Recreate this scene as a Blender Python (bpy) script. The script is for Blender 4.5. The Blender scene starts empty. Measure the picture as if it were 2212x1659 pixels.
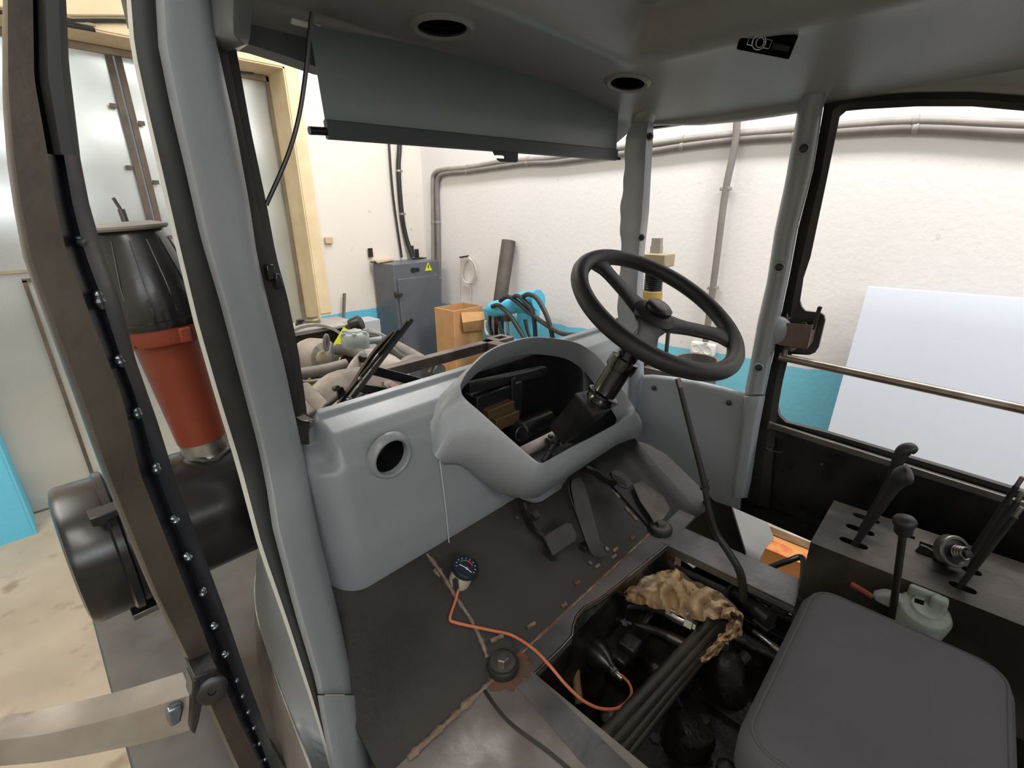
import bpy, bmesh, math, random
import numpy as np
from mathutils import Vector, Matrix
random.seed(7)
SC = bpy.context.scene
COL = SC.collection
# ------------------------------------------------------------------ camera
IW, IH, FPX = 2212.0, 1659.0, 1026.0
CAMZ = 1.05
def _n(v): return v / np.linalg.norm(v)
_up = _n(np.array([-31.0, 2860.5, -FPX]))
_x = np.array([1048.0, 380.0, FPX]); _x = _n(_x - _up * (_x @ _up))
_y = -np.cross(_up, _x)
if _y[0] > 0: _y = -_y
RW = np.array([_x, _y, _up])            # world axes written in (right, up, forward)
cam = bpy.data.cameras.new('camera'); cam_ob = bpy.data.objects.new('camera', cam); COL.objects.link(cam_ob)
cam.sensor_fit = 'HORIZONTAL'; cam.sensor_width = 36.0; cam.lens = 36.0 * FPX / IW
cam.clip_start = 0.02; cam.clip_end = 60
_r, _u, _f = RW[:, 0], RW[:, 1], RW[:, 2]
M = Matrix(((_r[0], _u[0], -_f[0], 0.0), (_r[1], _u[1], -_f[1], 0.0), (_r[2], _u[2], -_f[2], CAMZ), (0, 0, 0, 1)))
cam_ob.matrix_world = M
SC.camera = cam_ob
SC.view_settings.view_transform = 'Standard'
SC.view_settings.look = 'None'
SC.view_settings.gamma = 1.0
SC.view_settings.exposure = 0.0
SC.view_settings.use_curve_mapping = False
# ------------------------------------------------------------------ light: the workshop's ceiling lamps
W = bpy.data.worlds.new('world'); SC.world = W; W.use_nodes = True
W.node_tree.nodes['Background'].inputs[0].default_value = (0.8, 0.85, 0.9, 1)
W.node_tree.nodes['Background'].inputs[1].default_value = 0.25
def lamp(name, loc, sx, sy, power, col=(1, 0.96, 0.9), rot=(0, 0, 0)):
    l = bpy.data.lights.new(name, 'AREA'); l.shape = 'RECTANGLE'; l.size = sx; l.size_y = sy; l.energy = power; l.color = col
    o = bpy.data.objects.new(name, l); o.location = loc; o.rotation_euler = rot; COL.objects.link(o); return o
CEIL = 3.7
lamp('ceiling_light', (2.45, 2.6, CEIL - .12), .5, 2.6, 105, (1, .985, .97))
lamp('ceiling_light', (2.45, -0.6, CEIL - .12), .5, 2.6, 150, (1, .985, .97))
lamp('ceiling_light', (-1.3, 2.6, CEIL - .12), .5, 2.4, 95, (1, 0.955, 0.89))
lamp('ceiling_light', (-1.3, -1.4, CEIL - .12), .5, 2.4, 60, (1, 0.95, 0.88))
# daylight from the high windows of the wall behind
lamp('window_light', (-1.2, -4.3, 2.6), 4.6, 1.3, 120, (0.88, 0.95, 1.0), (math.radians(90), 0, 0))

# ------------------------------------------------------------------ pixel of the photograph -> point on a plane of the place
def ray(px, py): return RW @ np.array([px - IW / 2, IH / 2 - py, FPX]) / FPX
def U(px, py, **k):
    d = ray(px, py); a, v = list(k.items())[0]; i = 'xyz'.index(a)
    c = (0, 0, CAMZ); t = (v - c[i]) / d[i]
    return Vector((d[0] * t, d[1] * t, CAMZ + d[2] * t))
def UP(px, py, p, nrm):
    d = Vector(ray(px, py)); c = Vector((0, 0, CAMZ)); p = Vector(p); nrm = Vector(nrm)
    return c + d * ((p - c).dot(nrm) / d.dot(nrm))
def US(pts, **k): return [U(a, b, **k) for a, b in pts]
def V(*a): return Vector(a)
def lerp(a, b, t): return a + (b - a) * t
def smooth_path(pts, n=8, closed=False):
    """Catmull-Rom through 3D points"""
    P = [Vector(p) for p in pts]; out = []
    N = len(P); segs = N if closed else N - 1
    for i in range(segs):
        if closed: p0, p1, p2, p3 = P[i - 1], P[i], P[(i + 1) % N], P[(i + 2) % N]
        else:
            p1, p2 = P[i], P[i + 1]
            p0 = P[i - 1] if i > 0 else p1 * 2 - p2
            p3 = P[i + 2] if i + 2 < N else p2 * 2 - p1
        for j in range(n):
            t = j / n
            out.append(0.5 * ((2 * p1) + (p2 - p0) * t + (2 * p0 - 5 * p1 + 4 * p2 - p3) * t * t + (3 * p1 - p0 - 3 * p2 + p3) * t ** 3))
    if not closed: out.append(P[-1])
    return out
# ------------------------------------------------------------------ mesh builder
WLOC = {}
class MB:
    def __init__(s): s.v = []; s.f = []
    def add(s, vs, fs):
        o = len(s.v); s.v += [Vector(p) for p in vs]; s.f += [tuple(i + o for i in f) for f in fs]; return s
    def box(s, c, size, rot=None):
        hx, hy, hz = size[0] / 2, size[1] / 2, size[2] / 2
        m = rot if rot is not None else Matrix.Identity(3); c = Vector(c)
        vs = [c + m @ Vector((x, y, z)) for x in (-hx, hx) for y in (-hy, hy) for z in (-hz, hz)]
        return s.add(vs, [(0, 1, 3, 2), (4, 6, 7, 5), (0, 4, 5, 1), (2, 3, 7, 6), (0, 2, 6, 4), (1, 5, 7, 3)])
    def b2(s, a, b):
        a, b = Vector(a), Vector(b); return s.box((a + b) / 2, [abs(b[i] - a[i]) for i in range(3)])
    def loft(s, rows, closed=True, caps=True):
        n = len(rows[0]); vs = [p for r in rows for p in r]; fs = []
        for i in range(len(rows) - 1):
            for j in range(n if closed else n - 1):
                k = (j + 1) % n
                fs.append((i * n + j, i * n + k, (i + 1) * n + k, (i + 1) * n + j))
        if closed and caps:
            fs.append(tuple(range(n - 1, -1, -1))); m = (len(rows) - 1) * n; fs.append(tuple(range(m, m + n)))
        return s.add(vs, fs)
    def frames(s, path, up=None):
        P = [Vector(p) for p in path]; N = len(P); T = []
        for i in range(N):
            a = P[max(i - 1, 0)]; b = P[min(i + 1, N - 1)]; T.append((b - a).normalized())
        if up is None:
            up = Vector((0, 0, 1)) if abs(T[0].z) < .9 else Vector((1, 0, 0))
        nrm = (Vector(up) - T[0] * Vector(up).dot(T[0])).normalized(); out = []
        for i in range(N):
            nrm = (nrm - T[i] * nrm.dot(T[i])).normalized(); out.append((P[i], nrm, T[i].cross(nrm)))
        return out
    def tube(s, path, r, seg=10, up=None, caps=True):
        fr = s.frames(path, up); rows = []
        for i, (p, a, b) in enumerate(fr):
            ri = r[i] if isinstance(r, (list, tuple)) else r
            rows.append([p + (a * math.cos(t) + b * math.sin(t)) * ri for t in [2 * math.pi * k / seg for k in range(seg)]])
        return s.loft(rows, True, caps)
    def ring(s, pts, r, seg=8):
        """closed tube"""
        P = [Vector(p) for p in pts]; N = len(P)
        c = sum(P, Vector()) / N; nn = Vector()
        for i in range(N): nn += (P[i] - c).cross(P[(i + 1) % N] - c)
        nn.normalize(); rows = []
        for i in range(N):
            t = (P[(i + 1) % N] - P[i - 1]).normalized(); b = t.cross(nn).normalized(); a = b.cross(t).normalized()
            rows.append([P[i] + (a * math.cos(q) + b * math.sin(q)) * r for q in [2 * math.pi * k / seg for k in range(seg)]])
        rows.append(rows[0]); return s.loft(rows, True, False)
    def sweep(s, path, prof, up=None, caps=True):
        """prof: list of (a, b) offsets along frame axes"""
        fr = s.frames(path, up)
        return s.loft([[p + a * q[0] + b * q[1] for q in prof] for p, a, b in fr], True, caps)
    def bar(s, a, b, w, h, up=None):
        return s.sweep([a, b], [(-h / 2, -w / 2), (h / 2, -w / 2), (h / 2, w / 2), (-h / 2, w / 2)], up)
    def lathe(s, prof, org, axis=(0, 0, 1), seg=28, caps=True, ref=None):
        ax = Vector(axis).normalized(); r0 = Vector(ref) if ref is not None else (Vector((1, 0, 0)) if abs(ax.x) < .9 else Vector((0, 1, 0)))
        a = (r0 - ax * r0.dot(ax)).normalized(); b = ax.cross(a); org = Vector(org)
        rows = [[org + ax * h + (a * math.cos(t) + b * math.sin(t)) * max(r, 1e-4) for t in [2 * math.pi * k / seg for k in range(seg)]] for r, h in prof]
        return s.loft(rows, True, caps)
    def poly(s, pts, off):
        """polygon extruded by vector off"""
        P = [Vector(p) for p in pts]; off = Vector(off); n = len(P)
        fs = [tuple(range(n)), tuple(range(2 * n - 1, n - 1, -1))] + [(i, i + n, (i + 1) % n + n, (i + 1) % n) for i in range(n)]
        return s.add(P + [p + off for p in P], fs)
    def sheet(s, rows, th):
        """open grid of points thickened along its normals by th"""
        R, N = len(rows), len(rows[0]); g = [[Vector(p) for p in r] for r in rows]; back = []
        for i in range(R):
            for j in range(N):
                du = g[min(i + 1, R - 1)][j] - g[max(i - 1, 0)][j]; dv = g[i][min(j + 1, N - 1)] - g[i][max(j - 1, 0)]
                nn = du.cross(dv)
                nn = nn.normalized() if nn.length > 1e-9 else Vector((0, 0, 1)); back.append(g[i][j] + nn * th)
        vs = [p for r in g for p in r] + back; m = R * N; fs = []
        for i in range(R - 1):
            for j in range(N - 1):
                a, b, c, d = i * N + j, i * N + j + 1, (i + 1) * N + j + 1, (i + 1) * N + j
                fs += [(a, b, c, d), (d + m, c + m, b + m, a + m)]
        for j in range(N - 1):
            fs += [(j + 1, j, j + m, j + 1 + m), ((R - 1) * N + j, (R - 1) * N + j + 1, (R - 1) * N + j + 1 + m, (R - 1) * N + j + m)]
        for i in range(R - 1):
            fs += [(i * N, (i + 1) * N, (i + 1) * N + m, i * N + m), ((i + 1) * N + N - 1, i * N + N - 1, i * N + N - 1 + m, (i + 1) * N + N - 1 + m)]
        return s.add(vs, fs)
    def mesh(s, name, origin):
        me = bpy.data.meshes.new(name); me.from_pydata([tuple(p - origin) for p in s.v], [], s.f)
        bm = bmesh.new(); bm.from_mesh(me); bmesh.ops.recalc_face_normals(bm, faces=bm.faces); bm.to_mesh(me); bm.free(); return me
    def build(s, name, mat, parent=None, smooth=True, bevel=0, sub=0, seg=2, angle=40, label=None):
        if parent is not None: org = WLOC[parent.name]
        else:
            xs = [p.x for p in s.v]; ys = [p.y for p in s.v]; zs = [p.z for p in s.v]
            org = Vector(((min(xs) + max(xs)) / 2, (min(ys) + max(ys)) / 2, min(zs)))
        me = s.mesh(name, org); o = bpy.data.objects.new(name, me); COL.objects.link(o)
        if parent is not None: o.parent = parent
        else: o.location = org
        WLOC[o.name] = org.copy(); me.materials.append(mat)
        if sub:
            m = o.modifiers.new('sub', 'SUBSURF'); m.levels = sub; m.render_levels = sub
        if bevel:
            m = o.modifiers.new('bev', 'BEVEL'); m.width = bevel; m.segments = seg; m.limit_method = 'ANGLE'; m.angle_limit = math.radians(35)
        if smooth:
            for p in me.polygons: p.use_smooth = True
            if not sub:
                bm = bmesh.new(); bm.from_mesh(me)
                for e in bm.edges:
                    if len(e.link_faces) == 2 and e.calc_face_angle(0) > math.radians(angle): e.smooth = False
                bm.to_mesh(me); bm.free()
        if label: o['label'] = label
        return o
def cut(o, *cutters):
    """real holes: boolean difference, baked into the mesh"""
    org = WLOC[o.name]; tmp = []
    for c in cutters:
        me = c.mesh('cutter', Vector((0, 0, 0))); k = bpy.data.objects.new('cutter', me); COL.objects.link(k); tmp.append(k)
        m = o.modifiers.new('cut', 'BOOLEAN'); m.operation = 'DIFFERENCE'; m.solver = 'EXACT'; m.object = k
    bpy.context.view_layer.update()
    dg = bpy.context.evaluated_depsgraph_get()
    me = bpy.data.meshes.new_from_object(o.evaluated_get(dg)); old = o.data; nm = old.name
    o.modifiers.clear(); o.data = me; bpy.data.meshes.remove(old); me.name = nm
    for k in tmp:
        d = k.data; bpy.data.objects.remove(k); bpy.data.meshes.remove(d)
    return o
def thing(name, label, cat, loc, group=None):
    o = bpy.data.objects.new(name, None); COL.objects.link(o); o.location = loc; o.empty_display_size = .05
    WLOC[o.name] = Vector(loc); o['label'] = label; o['category'] = cat
    if group: o['group'] = group
    return o
def tag(o, label, cat, group=None):
    o['label'] = label; o['category'] = cat
    if group: o['group'] = group
    return o
def struct(o): o['kind'] = 'structure'; return o
# ------------------------------------------------------------------ materials
MATTE = None
def S(r, g, b):
    return tuple((c / 255 / 12.92) if c <= 10.3 else ((c / 255 + .055) / 1.055) ** 2.4 for c in (r, g, b)) + (1,)
def mat(name, c1, rough=.5, metal=0., c2=None, scale=8., detail=4., bump=0., bscale=None, rvar=0., lo=.35, hi=.65, c3=None, s3=3., lo3=.6, hi3=.7, coat=0., spec=.5):
    m = bpy.data.materials.new(name); m.use_nodes = True; nt = m.node_tree; N = nt.nodes; L = nt.links; b = N['Principled BSDF']
    b.inputs['Base Color'].default_value = c1; b.inputs['Roughness'].default_value = rough; b.inputs['Metallic'].default_value = metal
    b.inputs['Coat Weight'].default_value = coat; b.inputs['Specular IOR Level'].default_value = spec
    tc = N.new('ShaderNodeTexCoord')
    def noise(sc, d=detail):
        t = N.new('ShaderNodeTexNoise'); t.inputs['Scale'].default_value = sc; t.inputs['Detail'].default_value = d
        L.new(tc.outputs['Object'], t.inputs['Vector']); return t
    def ramp(src, a, c):
        r = N.new('ShaderNodeMapRange'); r.inputs['From Min'].default_value = a; r.inputs['From Max'].default_value = c; L.new(src, r.inputs['Value']); return r.outputs['Result']
    if c2 is not None or rvar:
        t = noise(scale); f = ramp(t.outputs['Fac'], lo, hi)
        if c2 is not None:
            mx = N.new('ShaderNodeMix'); mx.data_type = 'RGBA'; L.new(f, mx.inputs['Factor']); mx.inputs['A'].default_value = c1; mx.inputs['B'].default_value = c2
            out = mx.outputs['Result']
            if c3 is not None:
                t3 = noise(s3); f3 = ramp(t3.outputs['Fac'], lo3, hi3)
                m3 = N.new('ShaderNodeMix'); m3.data_type = 'RGBA'; L.new(f3, m3.inputs['Factor']); L.new(out, m3.inputs['A']); m3.inputs['B'].default_value = c3; out = m3.outputs['Result']
            L.new(out, b.inputs['Base Color'])
        if rvar:
            r = N.new('ShaderNodeMapRange'); r.inputs['To Min'].default_value = max(.02, rough - rvar); r.inputs['To Max'].default_value = min(1, rough + rvar); L.new(f, r.inputs['Value']); L.new(r.outputs['Result'], b.inputs['Roughness'])
    if bump:
        t = noise(bscale or scale * 6); bp = N.new('ShaderNodeBump'); bp.inputs['Strength'].default_value = bump; bp.inputs['Distance'].default_value = .01
        L.new(t.outputs['Fac'], bp.inputs['Height']); L.new(bp.outputs['Normal'], b.inputs['Normal'])
    return m
GREY = mat('grey_trim_paint', S(134, 138, 142), .34, c2=S(127, 131, 135), scale=3, bump=.05, bscale=260, rvar=.05)
LINER = mat('headliner_paint', S(128, 129, 128), .36, c2=S(121, 122, 121), scale=2.5, bump=.05, bscale=220, rvar=.04)
RUBBER = mat('black_rubber', S(26, 27, 26), .55, c2=S(34, 35, 33), scale=20)
DARKSTEEL = mat('dark_primed_steel', S(40, 39, 39), .45, .3, c2=S(56, 53, 50), scale=6, bump=.08, bscale=90, rvar=.1)
BLACK = mat('black_paint', S(20, 20, 21), .32, 0, c2=S(27, 26, 27), scale=9, rvar=.08)
DUSTBLACK = mat('dusty_black_paint', S(30, 29, 30), .3, 0, c2=S(52, 49, 47), scale=5, lo=.45, hi=.75, rvar=.12, bump=.03, bscale=60)
BARESTEEL = mat('bare_steel', S(128, 124, 120), .38, .85, c2=S(92, 86, 82), scale=7, c3=S(120, 76, 50), s3=5, lo3=.62, hi3=.75, rvar=.1, bump=.05, bscale=60)
FLOORSTEEL = mat('worn_floor_steel', S(80, 79, 80), .42, .55, c2=S(112, 110, 110), scale=5, c3=S(92, 62, 42), s3=7, lo3=.70, hi3=.82, rvar=.12, bump=.12, bscale=45)
TOESTEEL = mat('grimy_toe_board_steel', S(40, 38, 36), .6, .25, c2=S(54, 51, 48), scale=4, c3=S(66, 50, 40), s3=9, lo3=.68, hi3=.8, rvar=.1, bump=.12, bscale=50)
SHINY = mat('scuffed_zinc_plate', S(118, 118, 118), .42, .8, c2=S(84, 83, 82), scale=3.5, rvar=.12, bump=.04, bscale=30)
PLASTIC = mat('black_plastic', S(30, 29, 29), .5, 0, c2=S(36, 34, 34), scale=30, bump=.05, bscale=300)
CHROME = mat('bright_zinc_fitting', S(190, 190, 188), .28, .9, c2=S(150, 150, 148), scale=20)
WHITEP = mat('white_paint', S(228, 228, 226), .5)
GREASE = mat('greasy_casting', S(22, 20, 18), .4, .2, c2=S(40, 36, 31), scale=12, rvar=.15, bump=.3, bscale=60)
HOSE = mat('black_hose_rubber', S(28, 28, 29), .45, 0, c2=S(40, 40, 40), scale=14)
MATTE = mat('matt_black', S(10, 10, 10), .95, spec=.05)
RUSTPAINT = mat('oxide_red_paint', S(132, 58, 38), .45, 0, c2=S(118, 50, 33), scale=5, c3=S(178, 120, 96), s3=26, lo3=.72, hi3=.76, bump=.05, bscale=90)
RUST = mat('rusty_weld', S(104, 62, 36), .8, .1, c2=S(140, 122, 104), scale=22, bump=.6, bscale=70)
# ================================================================== the room
GZ = -1.15                      # workshop floor, below the cab floor
XR, YG = 3.39, 4.6              # right wall, gate wall
XL, YB = -4.2, -4.5
def wallmat(name, white, blue, zlev, axis, warm=None):
    m = bpy.data.materials.new(name); m.use_nodes = True; nt = m.node_tree; N = nt.nodes; L = nt.links; b = N['Principled BSDF']
    b.inputs['Roughness'].default_value = .8
    g = N.new('ShaderNodeNewGeometry'); sp = N.new('ShaderNodeSeparateXYZ'); L.new(g.outputs['Position'], sp.inputs[0])
    t = N.new('ShaderNodeTexNoise'); t.inputs['Scale'].default_value = 3.0; t.inputs['Detail'].default_value = 5; L.new(g.outputs['Position'], t.inputs['Vector'])
    a = N.new('ShaderNodeMath'); a.operation = 'MULTIPLY_ADD'; L.new(t.outputs['Fac'], a.inputs[0]); a.inputs[1].default_value = .09; a.inputs[2].default_value = zlev - .045
    c = N.new('ShaderNodeMath'); c.operation = 'LESS_THAN'; L.new(sp.outputs['Z'], c.inputs[0]); L.new(a.outputs[0], c.inputs[1])
    t2 = N.new('ShaderNodeTexNoise'); t2.inputs['Scale'].default_value = 1.3; t2.inputs['Detail'].default_value = 6; L.new(g.outputs['Position'], t2.inputs['Vector'])
    mw = N.new('ShaderNodeMix'); mw.data_type = 'RGBA'; L.new(t2.outputs['Fac'], mw.inputs['Factor']); mw.inputs['A'].default_value = white; mw.inputs['B'].default_value = tuple(v * .9 for v in white[:3]) + (1,)
    # chips and smudges on the plaster
    t3 = N.new('ShaderNodeTexNoise'); t3.inputs['Scale'].default_value = 9; t3.inputs['Detail'].default_value = 8; L.new(g.outputs['Position'], t3.inputs['Vector'])
    r3 = N.new('ShaderNodeMapRange'); r3.inputs['From Min'].default_value = .7; r3.inputs['From Max'].default_value = .76; r3.inputs['To Max'].default_value = .5; L.new(t3.outputs['Fac'], r3.inputs['Value'])
    ms = N.new('ShaderNodeMix'); ms.data_type = 'RGBA'; L.new(r3.outputs['Result'], ms.inputs['Factor']); L.new(mw.outputs['Result'], ms.inputs['A']); ms.inputs['B'].default_value = S(150, 140, 130)
    mx = N.new('ShaderNodeMix'); mx.data_type = 'RGBA'; L.new(c.outputs[0], mx.inputs['Factor']); L.new(ms.outputs['Result'], mx.inputs['A']); mx.inputs['B'].default_value = blue
    L.new(mx.outputs['Result'], b.inputs['Base Color'])
    bp = N.new('ShaderNodeBump'); bp.inputs['Strength'].default_value = .1; bp.inputs['Distance'].default_value = .02; t4 = N.new('ShaderNodeTexNoise'); t4.inputs['Scale'].default_value = 30; t4.inputs['Detail'].default_value = 5
    L.new(g.outputs['Position'], t4.inputs['Vector']); L.new(t4.outputs['Fac'], bp.inputs['Height']); L.new(bp.outputs['Normal'], b.inputs['Normal'])
    return m
BLUE = S(98, 184, 212)
zR = np.mean([U(960, 655, x=XR).z, U(1240, 702, x=XR).z, U(1600, 775, x=XR).z]); zG = U(770, 672, y=YG).z
WR = wallmat('white_wall_blue_dado', S(228, 225, 224), S(118, 194, 216), zR, 0)
WG = wallmat('white_gate_wall_blue_dado', S(224, 217, 208), BLUE, zG, 0)
WO = mat('plain_white_wall', S(220, 216, 208), .85, c2=S(205, 200, 190), scale=2)
BEIGE = mat('beige_reveal_plaster', S(226, 206, 170), .8, c2=S(214, 192, 156), scale=5, bump=.15, bscale=20)
FLR = mat('sandy_concrete_floor', S(176, 163, 144), .7, c2=S(160, 147, 128), scale=2.2, c3=S(140, 124, 102), s3=6, lo3=.6, hi3=.75, bump=.08, bscale=50)
struct(MB().b2((XL - .2, YB - .2, GZ - .2), (XR + .2, 6.2, GZ)).build('floor', FLR, smooth=False))
struct(MB().b2((XL - .2, YB - .2, CEIL), (XR + .2, 6.2, CEIL + .2)).build('ceiling', WO, smooth=False))
struct(MB().b2((XR, YB - .2, GZ), (XR + .2, 6.2, CEIL)).build('wall_right', WR, smooth=False))
struct(MB().b2((XL - .2, YB - .2, GZ), (XL, 6.2, CEIL)).build('wall_left', WO, smooth=False))
struct(MB().b2((XL, YB - .2, GZ), (XR, YB, CEIL)).build('wall_back', WO, smooth=False))
# gate wall: masonry with the gate opening; the gate stands back in the wall
GX1 = U(695, 700, y=YG).x      # right edge of the opening on the wall face
GX0 = U(66, 1130, y=YG).x      # left edge
YD = YG + .34                  # gate plane
GT = U(640, 150, y=YG).z       # top of the opening
GT = max(GT, U(210, 118, y=YG).z)
w = MB(); w.b2((XL, YG, GZ), (GX0, YG + .5, CEIL)); w.b2((GX1, YG, GZ), (XR, YG + .5, CEIL)); w.b2((GX0, YG, GT), (GX1, YG + .5, CEIL))
struct(w.build('wall_front', WG, smooth=False))
# plastered beige reveal round the opening
r = MB(); r.b2((GX1 - .012, YG - .004, GZ), (GX1 + .001, YG + .45, GT)); r.b2((GX0, YG - .004, GT - .012), (GX1, YG + .45, GT + .001))
r.b2((GX1, YG - .012, zG + .03), (GX1 + .11, YG, CEIL)); r.b2((GX0 - 1.5, YG - .012, GT), (GX1, YG, CEIL))
struct(r.build('trim_1', BEIGE, smooth=False))
r = MB(); r.b2((GX0 - .001, YG - .004, GZ), (GX0 + .012, YG + .33, zG)); struct(r.build('trim_2', mat('blue_reveal_paint', BLUE, .7), smooth=False))
# the gate: galvanised sheet leaves in angle-iron frames
ZINC = mat('galvanised_sheet', S(214, 218, 216), .27, .7, c2=S(176, 182, 180), scale=1.1, detail=2, rvar=.08, lo=.15, hi=.85)
FRM = mat('grey_frame_paint', S(128, 116, 98), .6, c2=S(150, 138, 116), scale=8)
DARKFRM = mat('dark_gap_frame', S(70, 62, 54), .6, .1, c2=S(92, 80, 66), scale=8)
g = thing('door_1', 'large galvanised sheet metal gate in a beige wall opening', 'gate', ((GX0 + GX1) / 2, YD, GZ)); g['kind'] = 'structure'
XS = U(318, 300, y=YD).x - .12
XS = (U(250, 140, y=YD).x + U(322, 450, y=YD).x) / 2
def leaf(x0, x1, name):
    m = MB(); nx, nz = 22, 30; rows = []
    for i in range(nz + 1):
        z = lerp(GZ + .02, GT - .05, i / nz); rr = []
        for j in range(nx + 1):
            x = lerp(x0, x1, j / nx)
            rr.append(V(x, YD + .008 * math.sin(x * 5.1 + z * 3.3) * math.sin(z * 4.2 - x * 1.7) + .004 * math.sin(z * 11), z))
        rows.append(rr)
    m.sheet(rows, .003); return m.build(name, ZINC, g)
leaf(GX0, XS - .02, 'gate_leaf'); leaf(XS + .02, GX1 - .01, 'gate_leaf')
m = MB(); m.b2((XS - .045, YD - .03, GZ + .02), (XS - .005, YD - .012, GT - .06)); m.build('edge_strip', DARKFRM, g, smooth=False)
m = MB(); m.b2((XS + .01, YD - .03, GZ + .02), (XS + .05, YD - .012, GT - .06)); m.build('edge_strip', DARKFRM, g, smooth=False)
for zz in np.arange(GZ + .4, GT - .1, .42):
    for sx in (-1, 1):
        m = MB(); m.b2((XS + sx * .075 - .02, YD - .036, zz - sx * .05), (XS + sx * .075 + .02, YD - .02, zz + .03 - sx * .05)); m.build('strap', DARKFRM, g, smooth=False)
m = MB(); m.b2((GX0, YD - .03, GT - .06), (GX1, YD + .0, GT - .02)); m.b2((GX1 - .035, YD - .03, GZ), (GX1 - .012, YD, GT)); m.build('gate_frame', FRM, g, smooth=False)
# wicket in the left leaf: outline gap and seam
p0 = U(52, 606, y=YD - .02); p1 = U(100, 606, y=YD - .02)
m = MB(); zt = p0.z; x0 = p0.x
m.b2((x0 - .012, YD - .026, GZ + .1), (x0 + .012, YD - .008, zt)); m.b2((x0 - .012, YD - .026, zt - .012), (x0 + .16, YD - .008, zt + .012)); m.build('wicket_edge', DARKFRM, g, smooth=False)
m = MB(); zz = U(40, 596, y=YD).z + .03; m.b2((GX0, YD - .02, zz - .01), (x0 + .4, YD - .004, zz + .01)); m.build('sheet_seam', FRM, g, smooth=False)
# white patch and blue dado on the left of the gate is in wall_front itself
# cable along the top of the gate
c = MB(); P_ = US([(20, 30), (145, 44), (290, 46), (470, 62)], y=YG - .03); c.tube(smooth_path([V(XL + .05, P_[0].y, P_[0].z + .02)] + P_ + [V(XR - .05, P_[-1].y, P_[-1].z)], 6), .012, 8); tag(c.build('power_cable', HOSE), 'thick dark cable running along the beige lintel above the gate', 'cable')
c = MB(); P_ = US([(20, 20), (145, 33), (290, 35), (470, 50)], y=YG - .03); c.tube(smooth_path([V(XL + .05, P_[0].y, P_[0].z + .02)] + P_ + [V(XR - .05, P_[-1].y, P_[-1].z)], 6), .007, 8); tag(c.build('power_cable', mat('beige_cable', S(150, 135, 110), .6)), 'thin beige cable running just above the dark cable on the lintel', 'cable')
# small wall box outline on the beige reveal
m = MB(); p = U(710, 519, y=YG - .02); m.box(p, (.075, .03, .06)); tag(m.build('junction_box', mat('beige_plastic', S(196, 172, 138), .6), bevel=.004), 'small beige junction box on the plaster right of the gate', 'junction box')
# ---------------------------------------------------------------- electrical cabinet in the corner
CABG = mat('cabinet_grey_paint', S(92, 97, 104), .45, c2=S(84, 88, 95), scale=5, c3=S(112, 112, 108), s3=9, lo3=.62, hi3=.8)
bl = U(805, 567, y=YG - .03); cx0 = bl.x; fl = U(849, 572, x=cx0); cy0 = fl.y; cx1 = U(948, 561, y=cy0).x; cz1 = U(900, 567, y=cy0).z
CB = thing('electrical_cabinet', 'tall grey steel electrical cabinet with a yellow warning sign in the corner', 'cabinet', ((cx0 + cx1) / 2, YG - .1, GZ))
m = MB(); m.b2((cx0, cy0, GZ + .05), (cx1, YG - .03, cz1)); m.build('body', CABG, CB, bevel=.006)
m = MB(); dz1 = U(900, 598, y=cy0).z; dx0, dx1 = cx0 + .03, cx1 - .02; m.b2((dx0, cy0 - .022, GZ + .15), (dx1, cy0 + .002, dz1)); D = m.build('door', CABG, CB, bevel=.006)
p = U(859, 637, y=cy0 - .035); m = MB(); m.b2(p + V(-.03, -.012, -.012), p + V(.055, .012, .012)); m.b2(p + V(-.03, -.005, -.03), p + V(-.01, .02, .03)); m.build('handle', DARKSTEEL, D, bevel=.003)
p = U(925, 576, y=cy0 - .003); m = MB(); m.poly([p + V(-.045, 0, -.04), p + V(.045, 0, -.04), p + V(0, 0, .045)], (0, -.003, 0)); WS = m.build('warning_sign', mat('yellow_sign', S(214, 222, 40), .5), CB, smooth=False, label='yellow triangular high voltage warning sign')
m = MB(); q = p + V(0, -.004, -.005); m.poly([q + V(-.006, 0, .026), q + V(.006, 0, .026), q + V(-.001, 0, .004), q + V(.010, 0, .004), q + V(-.004, 0, -.026), q + V(-.001, 0, -.003), q + V(-.011, 0, -.003)], (0, -.002, 0)); m.build('lightning_mark', BLACK, WS, smooth=False)
p = U(897, 583, y=cy0 - .003); m = MB(); m.lathe([(.026, 0), (.026, .006)], p + V(-.028, 0, 0), (0, -1, 0), 16); m.b2(p + V(-.05, -.004, -.018), p + V(.05, 0, .018)); m.lathe([(.02, 0), (.02, .006)], p + V(.03, 0, 0), (0, -1, 0), 6); m.build('maker_badge', BLACK, CB, smooth=False)
for px, py in ((801, 547), (890, 541), (901, 548)):
    p = U(px, py, y=YG - .03); m = MB(); m.b2((p.x - .025, YG - .03, p.z - .04), (p.x + .025, YG - .02, p.z + .05)); m.b2((p.x - .02, YG - .12, cz1), (p.x + .06, YG - .03, cz1 + .012)); m.build('wall_bracket', DARKSTEEL, CB, smooth=False)
CARD = mat('brown_cardboard', S(196, 152, 104), .85, c2=S(184, 138, 92), scale=6)
LCARD = mat('pale_cardboard', S(196, 172, 138), .85, c2=S(182, 158, 124), scale=6)
zt = cz1 + .008; m = MB(); q = [U(798, 558, z=zt), U(816, 569, z=zt), U(850, 563, z=zt), U(826, 554, z=zt)]; m.poly(q, (0, 0, .012)); tag(m.build('cardboard_piece', LCARD, smooth=False), 'flat piece of cardboard lying on top of the grey cabinet', 'cardboard')
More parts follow.
